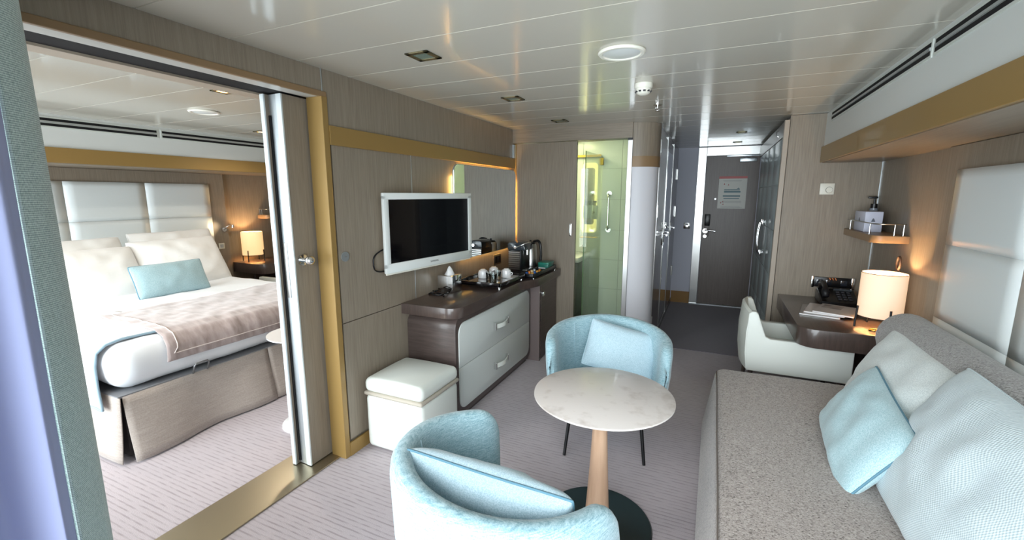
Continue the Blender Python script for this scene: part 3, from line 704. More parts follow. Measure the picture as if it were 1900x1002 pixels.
# ================================================================== COUNTER, DRAWERS, FRIDGE CABINET
def counter():
    t = thing('counter', 'dark walnut wall counter with curved front edge under the television', 'counter', (XL, 3.3, .75))
    pts = [(XL, 2.335), (-1.56, 2.335)]
    for i in range(1, 9):
        a = -PI/2+i/8*PI/2; pts.append((-1.56+.105*math.cos(a), 2.44+.105*math.sin(a)))
    pts += [(-1.455, 3.3)]
    for i in range(1, 12):
        u = i/12; s = u*u*(3-2*u); pts.append((-1.455+.085*s, 3.3+.30*u))
    pts += [(-1.37, 3.6), (-1.37, YB-.03), (XL, YB-.03)]
    obj('worktop', prism(BM(), pts, 'z', .752, .825, .004), DARKT, t, True)
counter()
def drawers():
    t = thing('drawer_cabinet', 'walnut cabinet with two pale leather drawers beside the white ottoman', 'cabinet', (-1.7, 3.04, 0))
    obj('body', prism(BM(), rrect(2.385, 3.70, .04, .751, .085, 8), 'x', XL+.003, -1.502, .006), DARKW, t, True)
    obj('plinth', B(XL+.003, -1.53, 2.45, 3.66, 0, .04), DARKW, t)
    R = rrect(2.42, 3.655, .085, .70, .075, 8)
    def clip(lo, hi):
        out = []; n = len(R)
        for i in range(n):
            p, q = R[i], R[(i+1) % n]
            if lo <= p[1] <= hi: out.append(p)
            for c in (lo, hi):
                if (p[1]-c)*(q[1]-c) < 0:
                    u = (c-p[1])/(q[1]-p[1]); out.append((p[0]+(q[0]-p[0])*u, c))
        return out
    for lo, hi in ((.3935, .8), (0, .3905)):
        d = obj('drawer', prism(BM(), clip(lo, hi), 'x', -1.51, -1.494, .003), DRAWM, t, True)
        z = .545 if lo > .3 else .225
        h = BM(); pts = []
        for i in range(9):
            u = i/8; pts.append((-1.494+.012+.03*math.sin(u*PI), 2.93+.22*u, z))
        s = BM(); vs = []
        for x, y, zz in pts:
            vs.append([s.verts.new((x+dx, y, zz+dz)) for dx, dz in ((-.004, -.017), (.004, -.017), (.004, .017), (-.004, .017))])
        for a, c in zip(vs, vs[1:]):
            for k in range(4): s.faces.new((a[k], a[(k+1) % 4], c[(k+1) % 4], c[k]))
        s.faces.new(vs[0]); s.faces.new(vs[-1])
        g = obj('handle', s, LEATH, d, True)
        for y in (2.93, 3.15): obj('handle_bracket', B(-1.496, -1.468, y-.006, y+.006, z-.028, z+.028, .002), CHROME, d)
drawers()
def fridge():
    t = thing('minibar_cabinet', 'dark walnut minibar cabinet at the far end of the counter', 'cabinet', (-1.65, 3.95, 0))
    obj('body', B(XL, -1.43, 3.72, YB-.035, .03, .751), DARKW, t)
    obj('side_panel', B(XL, -1.412, 3.705, 3.72, .0, .751), plain('grey_brown_side', (112, 100, 98), .4), t)
    d = obj('door', B(-1.43, -1.41, 3.74, YB-.04, .02, .735, .002), DARKW, t)
    obj('lock', B(-1.411, -1.395, 3.755, 3.80, .62, .66, .003), CHROME, d, True)
fridge()
ot = thing('ottoman', 'white leather cube ottoman with a beige belt beside the drawer cabinet', 'ottoman', (-1.65, 2.1, 0))
obj('body', B(-1.862, -1.44, 1.91, 2.315, .012, .36, .035, 4), LEATH, ot, True)
obj('belt', B(-1.866, -1.436, 1.906, 2.319, .352, .378, .012, 3), LEATHB, ot, True)
obj('lid', soft_box(-1.864, -1.438, 1.908, 2.317, .372, .462, .035, .001, 2, 30, 30, 8, .02), LEATH, ot, 'all')
# ---- things on the counter
ti = thing('tissue_box', 'chrome cube tissue box with a tissue sticking out', 'tissue box', (-1.80, 2.8, .825))
obj('box', B(-1.865, -1.735, 2.73, 2.86, .826, .955, .003), CHROME, ti, True)
bm = BM(); n = 7
for k in range(2):
    rows = []
    for i in range(n):
        u = i/(n-1); w = .032*(1-u)**.7+.003
        rows.append([bm.verts.new((-1.80+w*math.cos(a+k*1.3)*(1+.2*math.sin(3*a)), 2.795+w*math.sin(a+k*1.3), .955+.065*u*(1-.25*k))) for a in [2*PI*j/12 for j in range(12)]])
    for A, D in zip(rows, rows[1:]):
        for j in range(12): bm.faces.new((A[j], A[(j+1) % 12], D[(j+1) % 12], D[j]))
    bm.faces.new(rows[-1])
obj('tissue', bm, PORC, ti, 'all')
rc = obj('coiled_cord', tube(BM(), [(-1.80+.07*math.cos(t*.9)-.02*t/6, 2.60+.045*math.sin(t*.9)+.012*t, .834+.004*math.sin(3*t)) for t in [i*.35 for i in range(34)]], .0055, 6), BLACK, None, 'all')
tag(rc, 'black coiled cord lying on the counter in front of the tissue box', 'cord')
tr = thing('serving_tray', 'black framed mirror tray carrying cups and tumblers', 'tray', (-1.64, 3.2, .825))
TX0, TX1, TY0, TY1 = -1.86, -1.45, 2.97, 3.46
b = BM(); box(b, TX0, TX1, TY0, TY1, .848, .856)
for a in ((TX0, TX0+.018, TY0, TY1), (TX1-.018, TX1, TY0, TY1), (TX0, TX1, TY0, TY0+.018), (TX0, TX1, TY1-.018, TY1)): box(b, a[0], a[1], a[2], a[3], .848, .878, .003)
obj('frame', b, plain('black_gloss', (20, 16, 18), .12, coat=.5), tr, True)
obj('base', B(TX0+.018, TX1-.018, TY0+.018, TY1-.018, .856, .859), plain('tray_mirror', (180, 180, 180), .05, 1), tr)
for x in (TX0+.03, TX1-.03):
    for y in (TY0+.03, TY1-.03): obj('foot', cyl(BM(), (x, y), .012, .825, .848, 12), CHROME, tr, True)
def cup(x, y, lab):
    t = thing('coffee_cup', lab, 'cup', (x, y, .86), 0, 'white cups turned over on the tray')
    obj('bowl', lathe(BM(), (x, y), [(.0, .863), (.040, .861), (.043, .870), (.042, .905), (.036, .925), (.022, .932), (.020, .937), (0, .937)], 24), PORC, t, True)
    obj('handle', tube(BM(), [(x+.040, y-.01, .885), (x+.062, y-.015, .889), (x+.064, y-.015, .905), (x+.040, y-.01, .912)], .004, 8), PORC, t, 'all')
cup(-1.74, 3.22, 'overturned white cup nearest the tissue box on the tray')
cup(-1.715, 3.37, 'overturned white cup at the back of the tray, behind the tumblers')
cup(-1.575, 3.33, 'overturned white cup nearest the coffee machine on the tray')
def tumbler(x, y, lab):
    t = thing('glass_tumbler', lab, 'glass', (x, y, .86), 0, 'clear tumblers on the tray')
    obj('body', lathe(BM(), (x, y), [(0, .872), (.028, .872), (.034, .925), (.036, .925), (.031, .861), (0, .861)], 20), CUPGL, t, True)
    obj('rim', tube(BM(), [(x+.035*math.cos(2*PI*k/20), y+.035*math.sin(2*PI*k/20), .925) for k in range(20)], .0013, 5, closed=True), PORC, t, 'all')
tumbler(-1.655, 3.18, 'clear tumbler at the middle of the tray, left of the others')
tumbler(-1.60, 3.13, 'clear tumbler nearest the front corner of the tray')
tumbler(-1.62, 3.25, 'clear tumbler between the front tumbler and the back cup')
na = obj('paper_napkin', B(-1.56, -1.47, 3.30, 3.44, .8585, .862), PORC); tag(na, 'folded white paper napkin on the tray under a cup', 'napkin')
def coffee():
    x0, x1, y0, y1 = -1.72, -1.595, 3.68, 3.88
    t = thing('coffee_machine', 'black and chrome capsule coffee machine on the counter', 'coffee machine', (-1.65, 3.78, .825))
    obj('base', B(x0, x1+.06, y0, y1, .826, .856, .005), BLACK, t, True)
    obj('body', B(x0, x1, y0+.006, y1, .856, 1.05, .006), BLACK, t, True)
    b = BM(); prism(b, [(x0-.005, 1.05), (x1+.045, 1.05), (x1+.045, 1.075), (x1+.03, 1.10), (x1-.01, 1.118), (x0+.02, 1.122), (x0-.005, 1.105)], 'y', y0-.004, y1, .008)
    obj('head', b, plain('anthracite', (52, 58, 64), .25, coat=.4), t, True)
    for k in range(9):
        z = .866+k*.0195
        obj('side_rib', prism(BM(), [(y0+.006, z), (y0-.003, z+.005), (y0-.003, z+.012), (y0+.006, z+.017)], 'x', x0+.004, x1-.006), STEEL, t)
    obj('front_frame', B(x1-.006, x1+.006, y0-.002, y1, .856, 1.05, .002), BLACK, t, True)
    b = BM(); tube(b, smooth([(x0+.085, y0-.012, 1.08), (x0+.11, y0-.016, 1.085), (x1+.04, y0-.0, 1.112), (x1+.08, y0+.05, 1.125)]), .006, 10); rod(b, (x0+.08, y0-.024, 1.078), (x0+.08, y0-.002, 1.078), .014, 14)
    obj('lever', b, CHROME, t, True)
    obj('spout', rod(BM(), (x1+.025, 3.78, 1.0), (x1+.025, 3.78, 1.05), .016, 14), CHROME, t, True)
    obj('drip_tray', B(x1+.008, x1+.058, y0+.02, y1-.02, .856, .868, .003), STEEL, t, True)
    obj('water_tank', B(x0+.005, x1-.02, y1, y1+.04, .83, 1.07, .01), plain('smoked_tank', (120, 124, 128), .1, coat=.5), t, True)
coffee()
kx, ky = -1.64, 4.03
kt = thing('kettle', 'steel kettle with black handle behind the coffee machine', 'kettle', (kx, ky, .825))
obj('body', lathe(BM(), (kx, ky), [(0, .846), (.075, .846), (.075, .86), (.060, 1.06), (.054, 1.075), (0, 1.085)], 28), STEEL, kt, True)
obj('base', cyl(BM(), (kx, ky), .078, .826, .846), BLACK, kt, True)
obj('lid', lathe(BM(), (kx, ky), [(.052, 1.075), (.042, 1.09), (.01, 1.096), (.01, 1.11), (0, 1.112)], 20), BLACK, kt, True)
obj('handle', tube(BM(), smooth([(kx+.04, ky-.01, 1.10), (kx+.09, ky-.03, 1.11), (kx+.118, ky-.04, 1.08), (kx+.13, ky-.045, .99), (kx+.125, ky-.045, .92)]), .0125, 10), BLACK, kt, 'all')
cbx = thing('capsule_tray', 'long black tray with rows of coloured coffee capsules', 'tray', (-1.45, 3.8, .825))
b = BM(); box(b, -1.52, -1.39, 3.50, 4.10, .835, .842)
for a in ((-1.52, -1.51, 3.50, 4.10), (-1.40, -1.39, 3.50, 4.10), (-1.52, -1.39, 3.50, 3.51), (-1.52, -1.39, 4.09, 4.10), (-1.52, -1.39, 3.80, 3.808)): box(b, a[0], a[1], a[2], a[3], .835, .872, .002)
obj('frame', b, BLACK, cbx, True)
for x in (-1.51, -1.40):
    for y in (3.515, 4.085): obj('foot', cyl(BM(), (x, y), .008, .825, .835, 10), CHROME, cbx, True)
CC = [('blue', (60, 110, 190)), ('gold', (226, 170, 80)), ('ivory', (236, 214, 170)), ('orange', (220, 130, 50)), ('silver', (190, 200, 210))]
CO = ['blue', 'gold', 'orange', 'blue', 'ivory', 'gold', 'silver', 'orange']
k = 0
for j, y in enumerate((3.56, 3.62, 3.68, 3.74)):
    for i, x in enumerate((-1.482, -1.43)):
        nm = CO[k]; col = dict(CC)[nm]
        o = obj('coffee_capsule', lathe(BM(), (x, y), [(0, .843), (.018, .843), (.019, .848), (.0145, .870), (.010, .876), (0, .876)], 16), plain('capsule_'+nm, col, .3, .6), None, True)
        tag(o, '%s coffee capsule in the %s row of the %s file in the black tray' % (nm, ('nearest', 'second', 'third', 'farthest')[j], ('wall-side', 'front')[i]), 'capsule', 'coffee capsules in the black tray'); k += 1
tb = thing('tea_box', 'small green tea box at the end of the black capsule tray', 'tea box', (-1.46, 3.98, .86))
obj('box', B(-1.505, -1.405, 3.90, 4.06, .843, .905, .004), plain('tea_green', (28, 110, 96), .35), tb, True)
obj('lid', B(-1.508, -1.402, 3.897, 4.063, .895, .915, .004), plain('tea_green_dark', (40, 128, 110), .3), tb, True)
obj('label', B(-1.50, -1.43, 3.893, 3.898, .85, .868), PORC, tb)
# ================================================================== CEILING THINGS
def downlight(x, y, lab, s=.062, lens=None):
    t = thing('downlight', lab, 'ceiling light', (x, y, CH))
    f = BM()
    for a in ((x-s, x+s, y-s, y-s*.62), (x-s, x+s, y+s*.62, y+s), (x-s, x-s*.62, y-s, y+s), (x+s*.62, x+s, y-s, y+s)): box(f, a[0], a[1], a[2], a[3], CH-.006, CH-.0005, .001)
    obj('frame', f, plain('bronze_trim', (120, 112, 84), .35, .7), t)
    obj('lens', B(x-s*.62, x+s*.62, y-s*.62, y+s*.62, CH-.003, CH-.001), lens or plain('dull_lens', (110, 128, 118), .2), t)
downlight(-1.29, 1.825, 'square bronze downlight nearest the sliding doorway')
downlight(-1.29, 2.84, 'square bronze downlight above the drawer cabinet')
downlight(-1.29, 3.84, 'square bronze downlight nearest the bathroom screen')
downlight(.20, 5.3, 'square downlight in the hall nearer the lounge', .05)
downlight(.20, 6.25, 'square downlight in the hall right before the cabin door', .05)
downlight(-2.853, 1.893, 'square downlight glowing warm in the bedroom ceiling', .055, LEDS)
def speaker(x, y, lab):
    t = thing('ceiling_speaker', lab, 'speaker', (x, y, CH))
    obj('ring', lathe(BM(), (x, y), [(.083, CH-.001), (.105, CH-.001), (.107, CH-.006), (.1, CH-.013), (.088, CH-.013), (.083, CH-.008)], 40), WHITEPL, t, True)
    obj('cover', lathe(BM(), (x, y), [(0, CH-.016), (.05, CH-.014), (.083, CH-.008), (.083, CH-.001)], 40), WHITEP, t, True)
def spot(x, y, z, e, ang=100, col=(1, .84, .66), tgt=(0, 0, -1)):
    ld = bpy.data.lights.new('seen_or_added_spot', 'SPOT'); ld.energy = e; ld.color = col; ld.spot_size = math.radians(ang); ld.spot_blend = .6; ld.shadow_soft_size = .03
    o = bpy.data.objects.new('seen_or_added_spot', ld); C.objects.link(o); o.location = (x, y, z)
    o.rotation_euler = Vector(tgt).to_track_quat('-Z', 'Y').to_euler()
downlight(-2.853, .75, 'added square fill light in the bedroom ceiling nearest the window', .055, LEDS)  # this and the next two are unseen, added to brighten the bedroom
downlight(-4.3, 1.1, 'added square fill light over the near side of the bed', .055, LEDS)
downlight(-4.3, 3.2, 'added square fill light over the far side of the bed', .055, LEDS)
for x_, y_ in ((-2.853, 1.893), (-2.853, .75), (-4.3, 1.1), (-4.3, 3.2)): spot(x_, y_, CH-.012, 34, 150, (1, .9, .78))  # first spot belongs to the seen downlight, the others are added fill
speaker(-.435, 2.155, 'round white ceiling speaker over the coffee table')
speaker(-3.679, 2.266, 'round white ceiling speaker over the bed')
sm = thing('smoke_detector', 'round ivory smoke detector on the lounge ceiling', 'smoke detector', (-.43, 2.80, CH))
obj('base', lathe(BM(), (-.43, 2.80), [(0, CH-.0005), (.052, CH-.0005), (.052, CH-.022), (.048, CH-.028), (0, CH-.028)], 28), WHITEPL, sm, True)
b = lathe(BM(), (-.43, 2.80), [(.044, CH-.028), (.044, CH-.042), (.036, CH-.056), (.02, CH-.064), (0, CH-.066)], 28); obj('dome', b, WHITEPL, sm, True)
for k in range(10):
    a = 2*PI*k/10; x, y = -.43+.0405*math.cos(a), 2.80+.0405*math.sin(a)
    obj('slot', B(x-.007, x+.007, y-.007, y+.007, CH-.05, CH-.042), BLACK, sm)
spk = thing('sprinkler', 'small chrome ceiling sprinkler between the smoke detector and the hall', 'sprinkler', (-.424, 3.455, CH))
b = cyl(BM(), (-.424, 3.455), .03, CH-.006, CH-.0005, 20); cyl(b, (-.424, 3.455), .008, CH-.03, CH-.004, 10); obj('body', b, CHROME, spk, True)
b = cyl(BM(), (-.424, 3.455), .018, CH-.047, CH-.044, 14); tube(b, [(-.436, 3.455, CH-.02), (-.438, 3.455, CH-.035), (-.424, 3.455, CH-.045), (-.410, 3.455, CH-.035), (-.412, 3.455, CH-.02)], .003, 6); obj('deflector', b, CHROME, spk, True)
# ================================================================== COFFEE TABLE
ct = thing('coffee_table', 'round stone-topped coffee table between the blue armchairs', 'table', (-.405, 1.885, 0))
cx, cy = -.405, 1.885
obj('tabletop', lathe(BM(), (cx, cy), [(0, .638), (.25, .638), (.308, .646), (.314, .650), (.313, .656), (.309, .6575), (0, .6575)], 72), MARBLE, ct, True)
obj('pole', lathe(BM(), (cx-.005, cy-.01), [(0, .012), (.058, .012), (.059, .02), (.052, .12), (.042, .30), (.034, .48), (.031, .636), (0, .636)], 32), BEECH, ct, True)
obj('base', lathe(BM(), (cx-.005, cy-.01), [(0, 0), (.252, 0), (.256, .004), (.25, .011), (.1, .016), (0, .018)], 64), BASEM, ct, True)
# ================================================================== ARMCHAIRS
def armchair(name, lab, loc, rz):
    t = thing(name, lab, 'armchair', loc, rz, 'pale blue tub armchairs')
    M = MW[t]; R, A = .36, .19; Lh = R*PI/2+A; ns = 96
    def plan(u):
        a = abs(u); s = 1 if u >= 0 else -1
        if a < R*PI/2:
            p = a/R; return Vector((s*R*math.sin(p), -R*math.cos(p)*.97, 0)), Vector((s*math.sin(p), -math.cos(p), 0))
        q = (a-R*PI/2)/R*.85; return Vector((s*(R*math.cos(q)), R*math.sin(q)*1.15, 0)), Vector((s*math.cos(q), math.sin(q), 0)).normalized()
    def sec(u):
        a = abs(u)/Lh; h = .735-.075*(a**1.6); e = max(0, (a-.86)/.14); k = math.sqrt(max(0, 1-e*e))
        p, n = plan(u); hz = h-.13*(1-k)**1.2; th = .062+.01*(1-a); th = th*(.25+.75*k)
        bo = .055; prof = []
        off = [( -.085, .205), (-.05, .23), (-.018, .33), (0, .48), (.006, hz-.05), (.002, hz-.02), (-.012, hz-.004), (-th/2, hz), (-th+.012, hz-.005), (-th+.002, hz-.022), (-th-.004, hz-.06), (-th-.012, .50), (-th-.02, .40), (-th-.02, .30), (-.12, .21)]
        shift = -.35*th*0
        out = []
        for d, z in off:
            if z < .205: z = .205
            out.append(p+n*(d+.02)+Vector((0, 0, min(z, hz))))
        return out
    bm = BM(); rings = []
    for i in range(ns+1):
        w = 2*i/ns-1; u = Lh*(w if abs(w) < .8 else math.copysign(.8+.2*math.sin((abs(w)-.8)/.2*PI/2), w))
        rings.append([bm.verts.new(v) for v in sec(u)])
    m = len(rings[0])
    for a, c in zip(rings, rings[1:]):
        for k in range(m): bm.faces.new((a[k], a[(k+1) % m], c[(k+1) % m], c[k]))
    bm.faces.new(rings[0]); bm.faces.new(rings[-1][::-1])
    obj('shell', xf(bm, M), BLUECH, t, 'all')
    pts = []
    for i in range(17):
        a = PI+i/16*PI; pts.append((.325*math.cos(a), .31*math.sin(a)))
    pts = [(.315, .16), (.27, .21), (-.27, .21), (-.315, .16)] + pts
    obj('seat_base', xf(prism(BM(), pts, 'z', .205, .32, .02, 3), M), BLUECH, t, True)
    cp = [(x*.91, y*.9+.01) for x, y in pts]
    obj('seat_cushion', xf(prism(BM(), cp, 'z', .315, .39, .03, 4), M), BLUECH, t, True)
    for sgn in (-1, 1):
        u = sgn*R*.80; q = sec(u)[8:14]
        n = plan(u)[1]; obj('seam', xf(tube(BM(), [p+n*-.0015 for p in sec(u)[9:13]], .0022, 5), M), PIPE2, t, 'all')
    for sx in (-1, 1):
        for (y, y2) in ((.20, .255), (-.20, -.24)):
            obj('leg', xf(tube(BM(), [(sx*.21, y, .215), (sx*.232, y2, 0)], [.011, .009], 10), M), BLACKM, t, True)
    return t
armchair('armchair', 'pale blue tub armchair between the coffee table and the hall', (-.55, 2.64, 0), math.radians(192))
armchair('armchair', 'pale blue tub armchair in front, with its back to the sliding doorway', (-.585, 1.225, 0), math.radians(-32))
def ax(rz): return Vector((math.cos(rz), math.sin(rz), 0)), Vector((-math.sin(rz), math.cos(rz), 0))
# ================================================================== SOFA
def sofa():
    t = thing('sofa', 'grey-taupe tweed sofa bed with long bolster against the right wall', 'sofa', (.6, 1.6, 0))
    Y1, Y2 = .12, 3.06
    bm = B(.085, 1.135, Y1, Y2, .0, .44, .045, 5)
    bmesh.ops.subdivide_edges(bm, edges=[e for e in bm.edges if e.calc_length() > .3], cuts=14, use_grid_fill=True)
    for v in bm.verts:
        if v.co.x < .3:
            w = max(0, min(1, (.44-v.co.z)/.44)); v.co.x -= .07*w*max(0, (.3-v.co.x)/.215)
        if v.co.z > .4 and v.co.x > .11: v.co.z += .006*noise.noise(v.co*3)+.004
    obj('seat', bm, SOFAC, t, True)
    obj('seat_seam', tube(BM(), [(.0855-.001*math.sin(i), Y1+.05+i*(Y2-Y1-.1)/20, .424) for i in range(21)], .003, 6), plain('seam_brown', (110, 100, 94), .9), t, 'all')
    for a, c in ((.12, 1.755), (1.765, 2.975)):
        pts = [(1.11, .44), (.89, .44)]
        for i in range(15):
            q = i/14; an = PI*1.12-q*PI*1.12; pts.append((.980+.130*math.cos(an), .795+.135*math.sin(an)))
        b = prism(BM(), pts, 'y', a, c, .045, 4)
        obj('back_bolster', b, SOFAB, t, True)
sofa()
cushion('pillow', 'large oatmeal pillow leaning on the sofa bolster nearer the desk', 'large pale pillows on the sofa', (.80, 2.38, .655), (0, -1, 0), (.42, .06, .9), .86, .50, .20, PILL, PILL, 3, 'pillow', .018)
cushion('pillow', 'large ice grey waffle pillow leaning in front of the oatmeal one on the sofa', 'large pale pillows on the sofa', (.775, 1.66, .675), (0.0, -1, 0), (.42, 0, .9), .88, .56, .22, PILL2, PILL2, 8, 'pillow', .02)
cushion('sofa_cushion', 'small blue cushion with teal piping propped against the sofa pillows', 'small blue cushions', (.625, 2.17, .585), (-.05, -1, -.10), (.50, .14, .85), .62, .37, .15, BLUECU, PIPE, 5, 'cushion', .014)
r, f = ax(math.radians(190))
c0 = Vector((-.49, 2.79, .55))
cushion('armchair_cushion', 'ice blue cushion tilted against the back of the far armchair', 'small blue cushions', c0, (-r+Vector((0, 0, -.22))), (-f*.42+Vector((0, 0, 1))), .46, .31, .14, BLUECU2, PIPE2, 11, 'cushion')
cushion('armchair_cushion', 'ice blue cushion with teal piping leaning in the front armchair', 'small blue cushions', (-.60, 1.13, .55), (1, .06, -.07), (-.02, -.33, 1), .57, .34, .21, BLUECU2, PIPE, 14, 'cushion')
# ================================================================== WALL UPHOLSTERY
def headboard(name, lab, x, d, ys, zs, mat, frame=None):
    t = thing(name, lab, 'headboard', (x, (ys[0]+ys[-1])/2, zs[0]))
    if frame: obj('frame', frame, WALLW, t)
    for a, c in zip(ys, ys[1:]):
        for z0, z1 in zip(zs, zs[1:]):
            bm = BM(); n = 8; g = []
            for i in range(n+1):
                row = []
                for j in range(n+1):
                    u, v = 2*i/n-1, 2*j/n-1
                    k = (1-u**4)**.5*(1-v**4)**.5
                    row.append(bm.verts.new((x+d*(.019+.007*k), (a+c)/2+(c-a)/2*u*.996, (z0+z1)/2+(z1-z0)/2*v*.996)))
                g.append(row)
            for i in range(n):
                for j in range(n): bm.faces.new((g[i][j], g[i+1][j], g[i+1][j+1], g[i][j+1]))
            E = [g[i][0] for i in range(n)]+[g[n][j] for j in range(n)]+[g[n-i][n] for i in range(n)]+[g[0][n-j] for j in range(n)]
            D = [bm.verts.new((x+d*.001, v.co.y, v.co.z)) for v in E]
            for i in range(len(E)): bm.faces.new((E[i], E[(i+1) % len(E)], D[(i+1) % len(E)], D[i]))
            bm.faces.new(D)
            obj('panel', bm, mat, t, 'all')
    return t
LEW = plain('white_quilted_leather', (222, 228, 228), .35, bump=.05, bscale=300)
obj('wall_panel', B(1.139, 1.166, -.2, 3.22, .1, 1.806, .002), WALLW, wr_)
headboard('upholstered_wall_panel', 'white quilted leather wall panel above the sofa bolster', XR, -1, [.41, 1.065, 1.72, 2.38, 3.05], [.52, .905, 1.295, 1.68], LEW)
headboard('headboard', 'white quilted leather headboard behind the bed', BX+.035, 1, [.72, 1.38, 2.05, 2.71, 3.37], [.52, .905, 1.295, 1.68], LEW, B(BX-.03, BX+.035, .4, 3.56, .1, 1.806, .002))
# ================================================================== DESK AREA (mirrored in the bedroom)
def desk(name, lab, x0, x1, y0, y1, flip=False, cat='desk'):
    t = thing(name, lab, cat, ((x0+x1)/2, (y0+y1)/2, .57))
    cor = (0, 0, 1, 0) if not flip else (0, 0, 0, 1)
    obj('top', prism(BM(), rrect(x0, x1, y0, y1, .11, 8, cor), 'z', .575, .70, .004), DARKT if not flip else DARKT, t, True)
    px = (x1-.06, x1-.02) if not flip else (x0+.02, x0+.06)
    obj('support_panel', B(px[0], px[1], y0+.25, y1-.02, .0, .575), DARKW, t)
    return t
desk('desk', 'dark walnut writing desk with rounded corner beside the sofa', .555, 1.164, 3.27, YW-.001)
desk('nightstand', 'dark walnut wall-mounted bedside shelf under the lit lamp', -5.60, -5.02, 3.60, 4.199, True, 'nightstand')
def table_lamp(name, lab, x, y, z, sm, rot=.35, s=1.0):
    t = thing(name, lab, 'lamp', (x, y, z)); r = .118*s
    z0, z1 = z+.078*s, z+.36*s
    obj('shade', lathe(BM(), (x, y), [(r, z0), (r, z1), (r-.004, z1), (r-.004, z0), (r, z0)], 48), sm, t, True)
    for zz in (z0, z1): obj('shade_ring', tube(BM(), [(x+r*math.cos(2*PI*k/40), y+r*math.sin(2*PI*k/40), zz) for k in range(40)], .0022, 6, closed=True), plain('dark_ring', (70, 56, 48), .5), t, 'all')
    for k in range(4):
        a = rot+k*PI/2; c, d = math.cos(a), math.sin(a)
        obj('leg', tube(BM(), [(x+(r+.006)*c, y+(r+.006)*d, z+.14*s), (x+(r+.012)*c, y+(r+.012)*d, z)], .0062, 8), BLACKM, t, True)
    b = BM()
    for k in range(2):
        a = rot+k*PI/2; tube(b, [(x+(r+.008)*math.cos(a), y+(r+.008)*math.sin(a), z0-.004), (x-(r+.008)*math.cos(a), y-(r+.008)*math.sin(a), z0-.004)], .004, 6)
    obj('crossbar', b, BLACKM, t)
    b = cyl(BM(), (x, y), .018, z0-.006, z0+.04, 14); obj('lamp_holder', b, BLACKM, t, True)
    obj('bulb', lathe(BM(), (x, y), [(0, z0+.04), (.02, z0+.05), (.032, z0+.09), (.026, z0+.115), (0, z0+.126)], 20), plain('bulb_glow', (255, 214, 150), .5, emit=30, ecol=(255, 190, 115)), t, True)
    ld = bpy.data.lights.new('bulb_light', 'POINT'); ld.energy = 14; ld.color = (1, .70, .36); ld.shadow_soft_size = .03
    lo = bpy.data.objects.new('bulb_light', ld); C.objects.link(lo); lo.parent = t; lo.location = (0, 0, .23*s)
    return t
table_lamp('table_lamp', 'lit white drum lamp on thin black legs standing on the desk', 1.018, 3.50, .70, SHADE, 0.18)
table_lamp('table_lamp', 'lit cream drum lamp on thin black legs standing on the nightstand', -5.46, 3.79, .70, SHADEB, .5, 1.06)
lp = obj('brass_ring', tube(BM(), [(.98+.03*math.cos(2*PI*k/20), 3.395+.02*math.sin(2*PI*k/20), .706) for k in range(20)], .005, 6, closed=True), plain('ring_brass', (210, 160, 70), .25, .9), None, 'all')  # brass-coloured ring lying below the desk lamp
tag(lp, 'small brass ring on the desk below the lamp', 'switch')
def corner_shelf(name, lab, x0, x1, y0, y1, z, flip=False):
    t = thing(name, lab, 'shelf', ((x0+x1)/2, (y0+y1)/2, z))
    cor = (0, 0, 1, 0) if not flip else (0, 0, 0, 1)
    obj('board', prism(BM(), rrect(x0, x1, y0, y1, .06, 8, cor), 'z', z-.05, z, .003), TAN if not flip else TAN, t, True)
    xx = x0+.012 if not flip else x1-.012; s = 1 if not flip else -1
    path = [(xx, y1-.05, z+.075), (xx, y0+.07, z+.075)]
    for i in range(1, 7):
        a = i/6*PI/2; path.append((xx+s*.05*(1-math.cos(a)), y0+.07-.055*math.sin(a), z+.075))
    path.append((x1-.02 if not flip else x0+.02, y0+.015, z+.075))
    obj('rail', tube(BM(), path, .0042, 8), STEEL, t, 'all')
    for (px, py) in ((xx, y1-.12), (xx, y0+.12), ((x0+x1)/2+.02*s, y0+.015), (x1-.03 if not flip else x0+.03, y0+.015)):
        obj('rail_post', rod(BM(), (px, py, z-.001), (px, py, z+.075), .004, 8), STEEL, t, True)
    return t
corner_shelf('corner_shelf', 'small tan corner shelf with a chrome rail above the desk', .97, 1.164, 3.66, YW-.001, 1.285)
corner_shelf('corner_shelf', 'small tan corner shelf with a chrome rail above the nightstand', -5.60, -5.42, 4.0, 4.199, 1.29, True)
BOXM = plain('lilac_white_card', (204, 208, 226), .4)
t = thing('toiletries_box', 'pale lilac-white carton with small tree emblems on the corner shelf above the desk', 'box', (1.05, 4.1, 1.285))
obj('carton', B(1.0, 1.105, 3.99, 4.25, 1.286, 1.432, .003), BOXM, t, True)
for nm_, ax_, c_ in (('side', 'x', 4.12), ('front', 'y', 1.05)):
    b = BM(); tri = [(c_-.012, 1.36), (c_+.012, 1.36), (c_+.004, 1.382), (c_-.003, 1.386)]
    if ax_ == 'x': prism(b, tri, 'x', .9985, 1.001)
    else: prism(b, tri, 'y', 3.9885, 3.991)
    obj('tree_emblem', b, plain('emblem_grey', (90, 96, 110), .5), t)
pb = thing('pump_bottle', 'black pump bottle standing behind the pale boxes on the shelf', 'bottle', (1.13, 4.315, 1.285))
obj('bottle', cyl(BM(), (1.128, 4.315), .026, 1.286, 1.45, 18), plain('clear_bottle', (150, 158, 172), .1), pb, True)
b = cyl(BM(), (1.128, 4.315), .022, 1.45, 1.485, 16); cyl(b, (1.128, 4.315), .007, 1.485, 1.53, 10); box(b, 1.085, 1.145, 4.30, 4.33, 1.525, 1.54, .004)
obj('pump', b, BLACK, pb, True)
th = thing('thermostat', 'small ivory thermostat plate on the veneer wall above the desk', 'thermostat', (.82, YW, 1.6))
obj('plate', B(.772, .870, YW-.014, YW, 1.555, 1.645, .003), WHITEPL, th, True)
obj('dial', rod(BM(), (.835, YW-.014, 1.592), (.835, YW-.024, 1.592), .022, 24), WHITEPL, th, True)
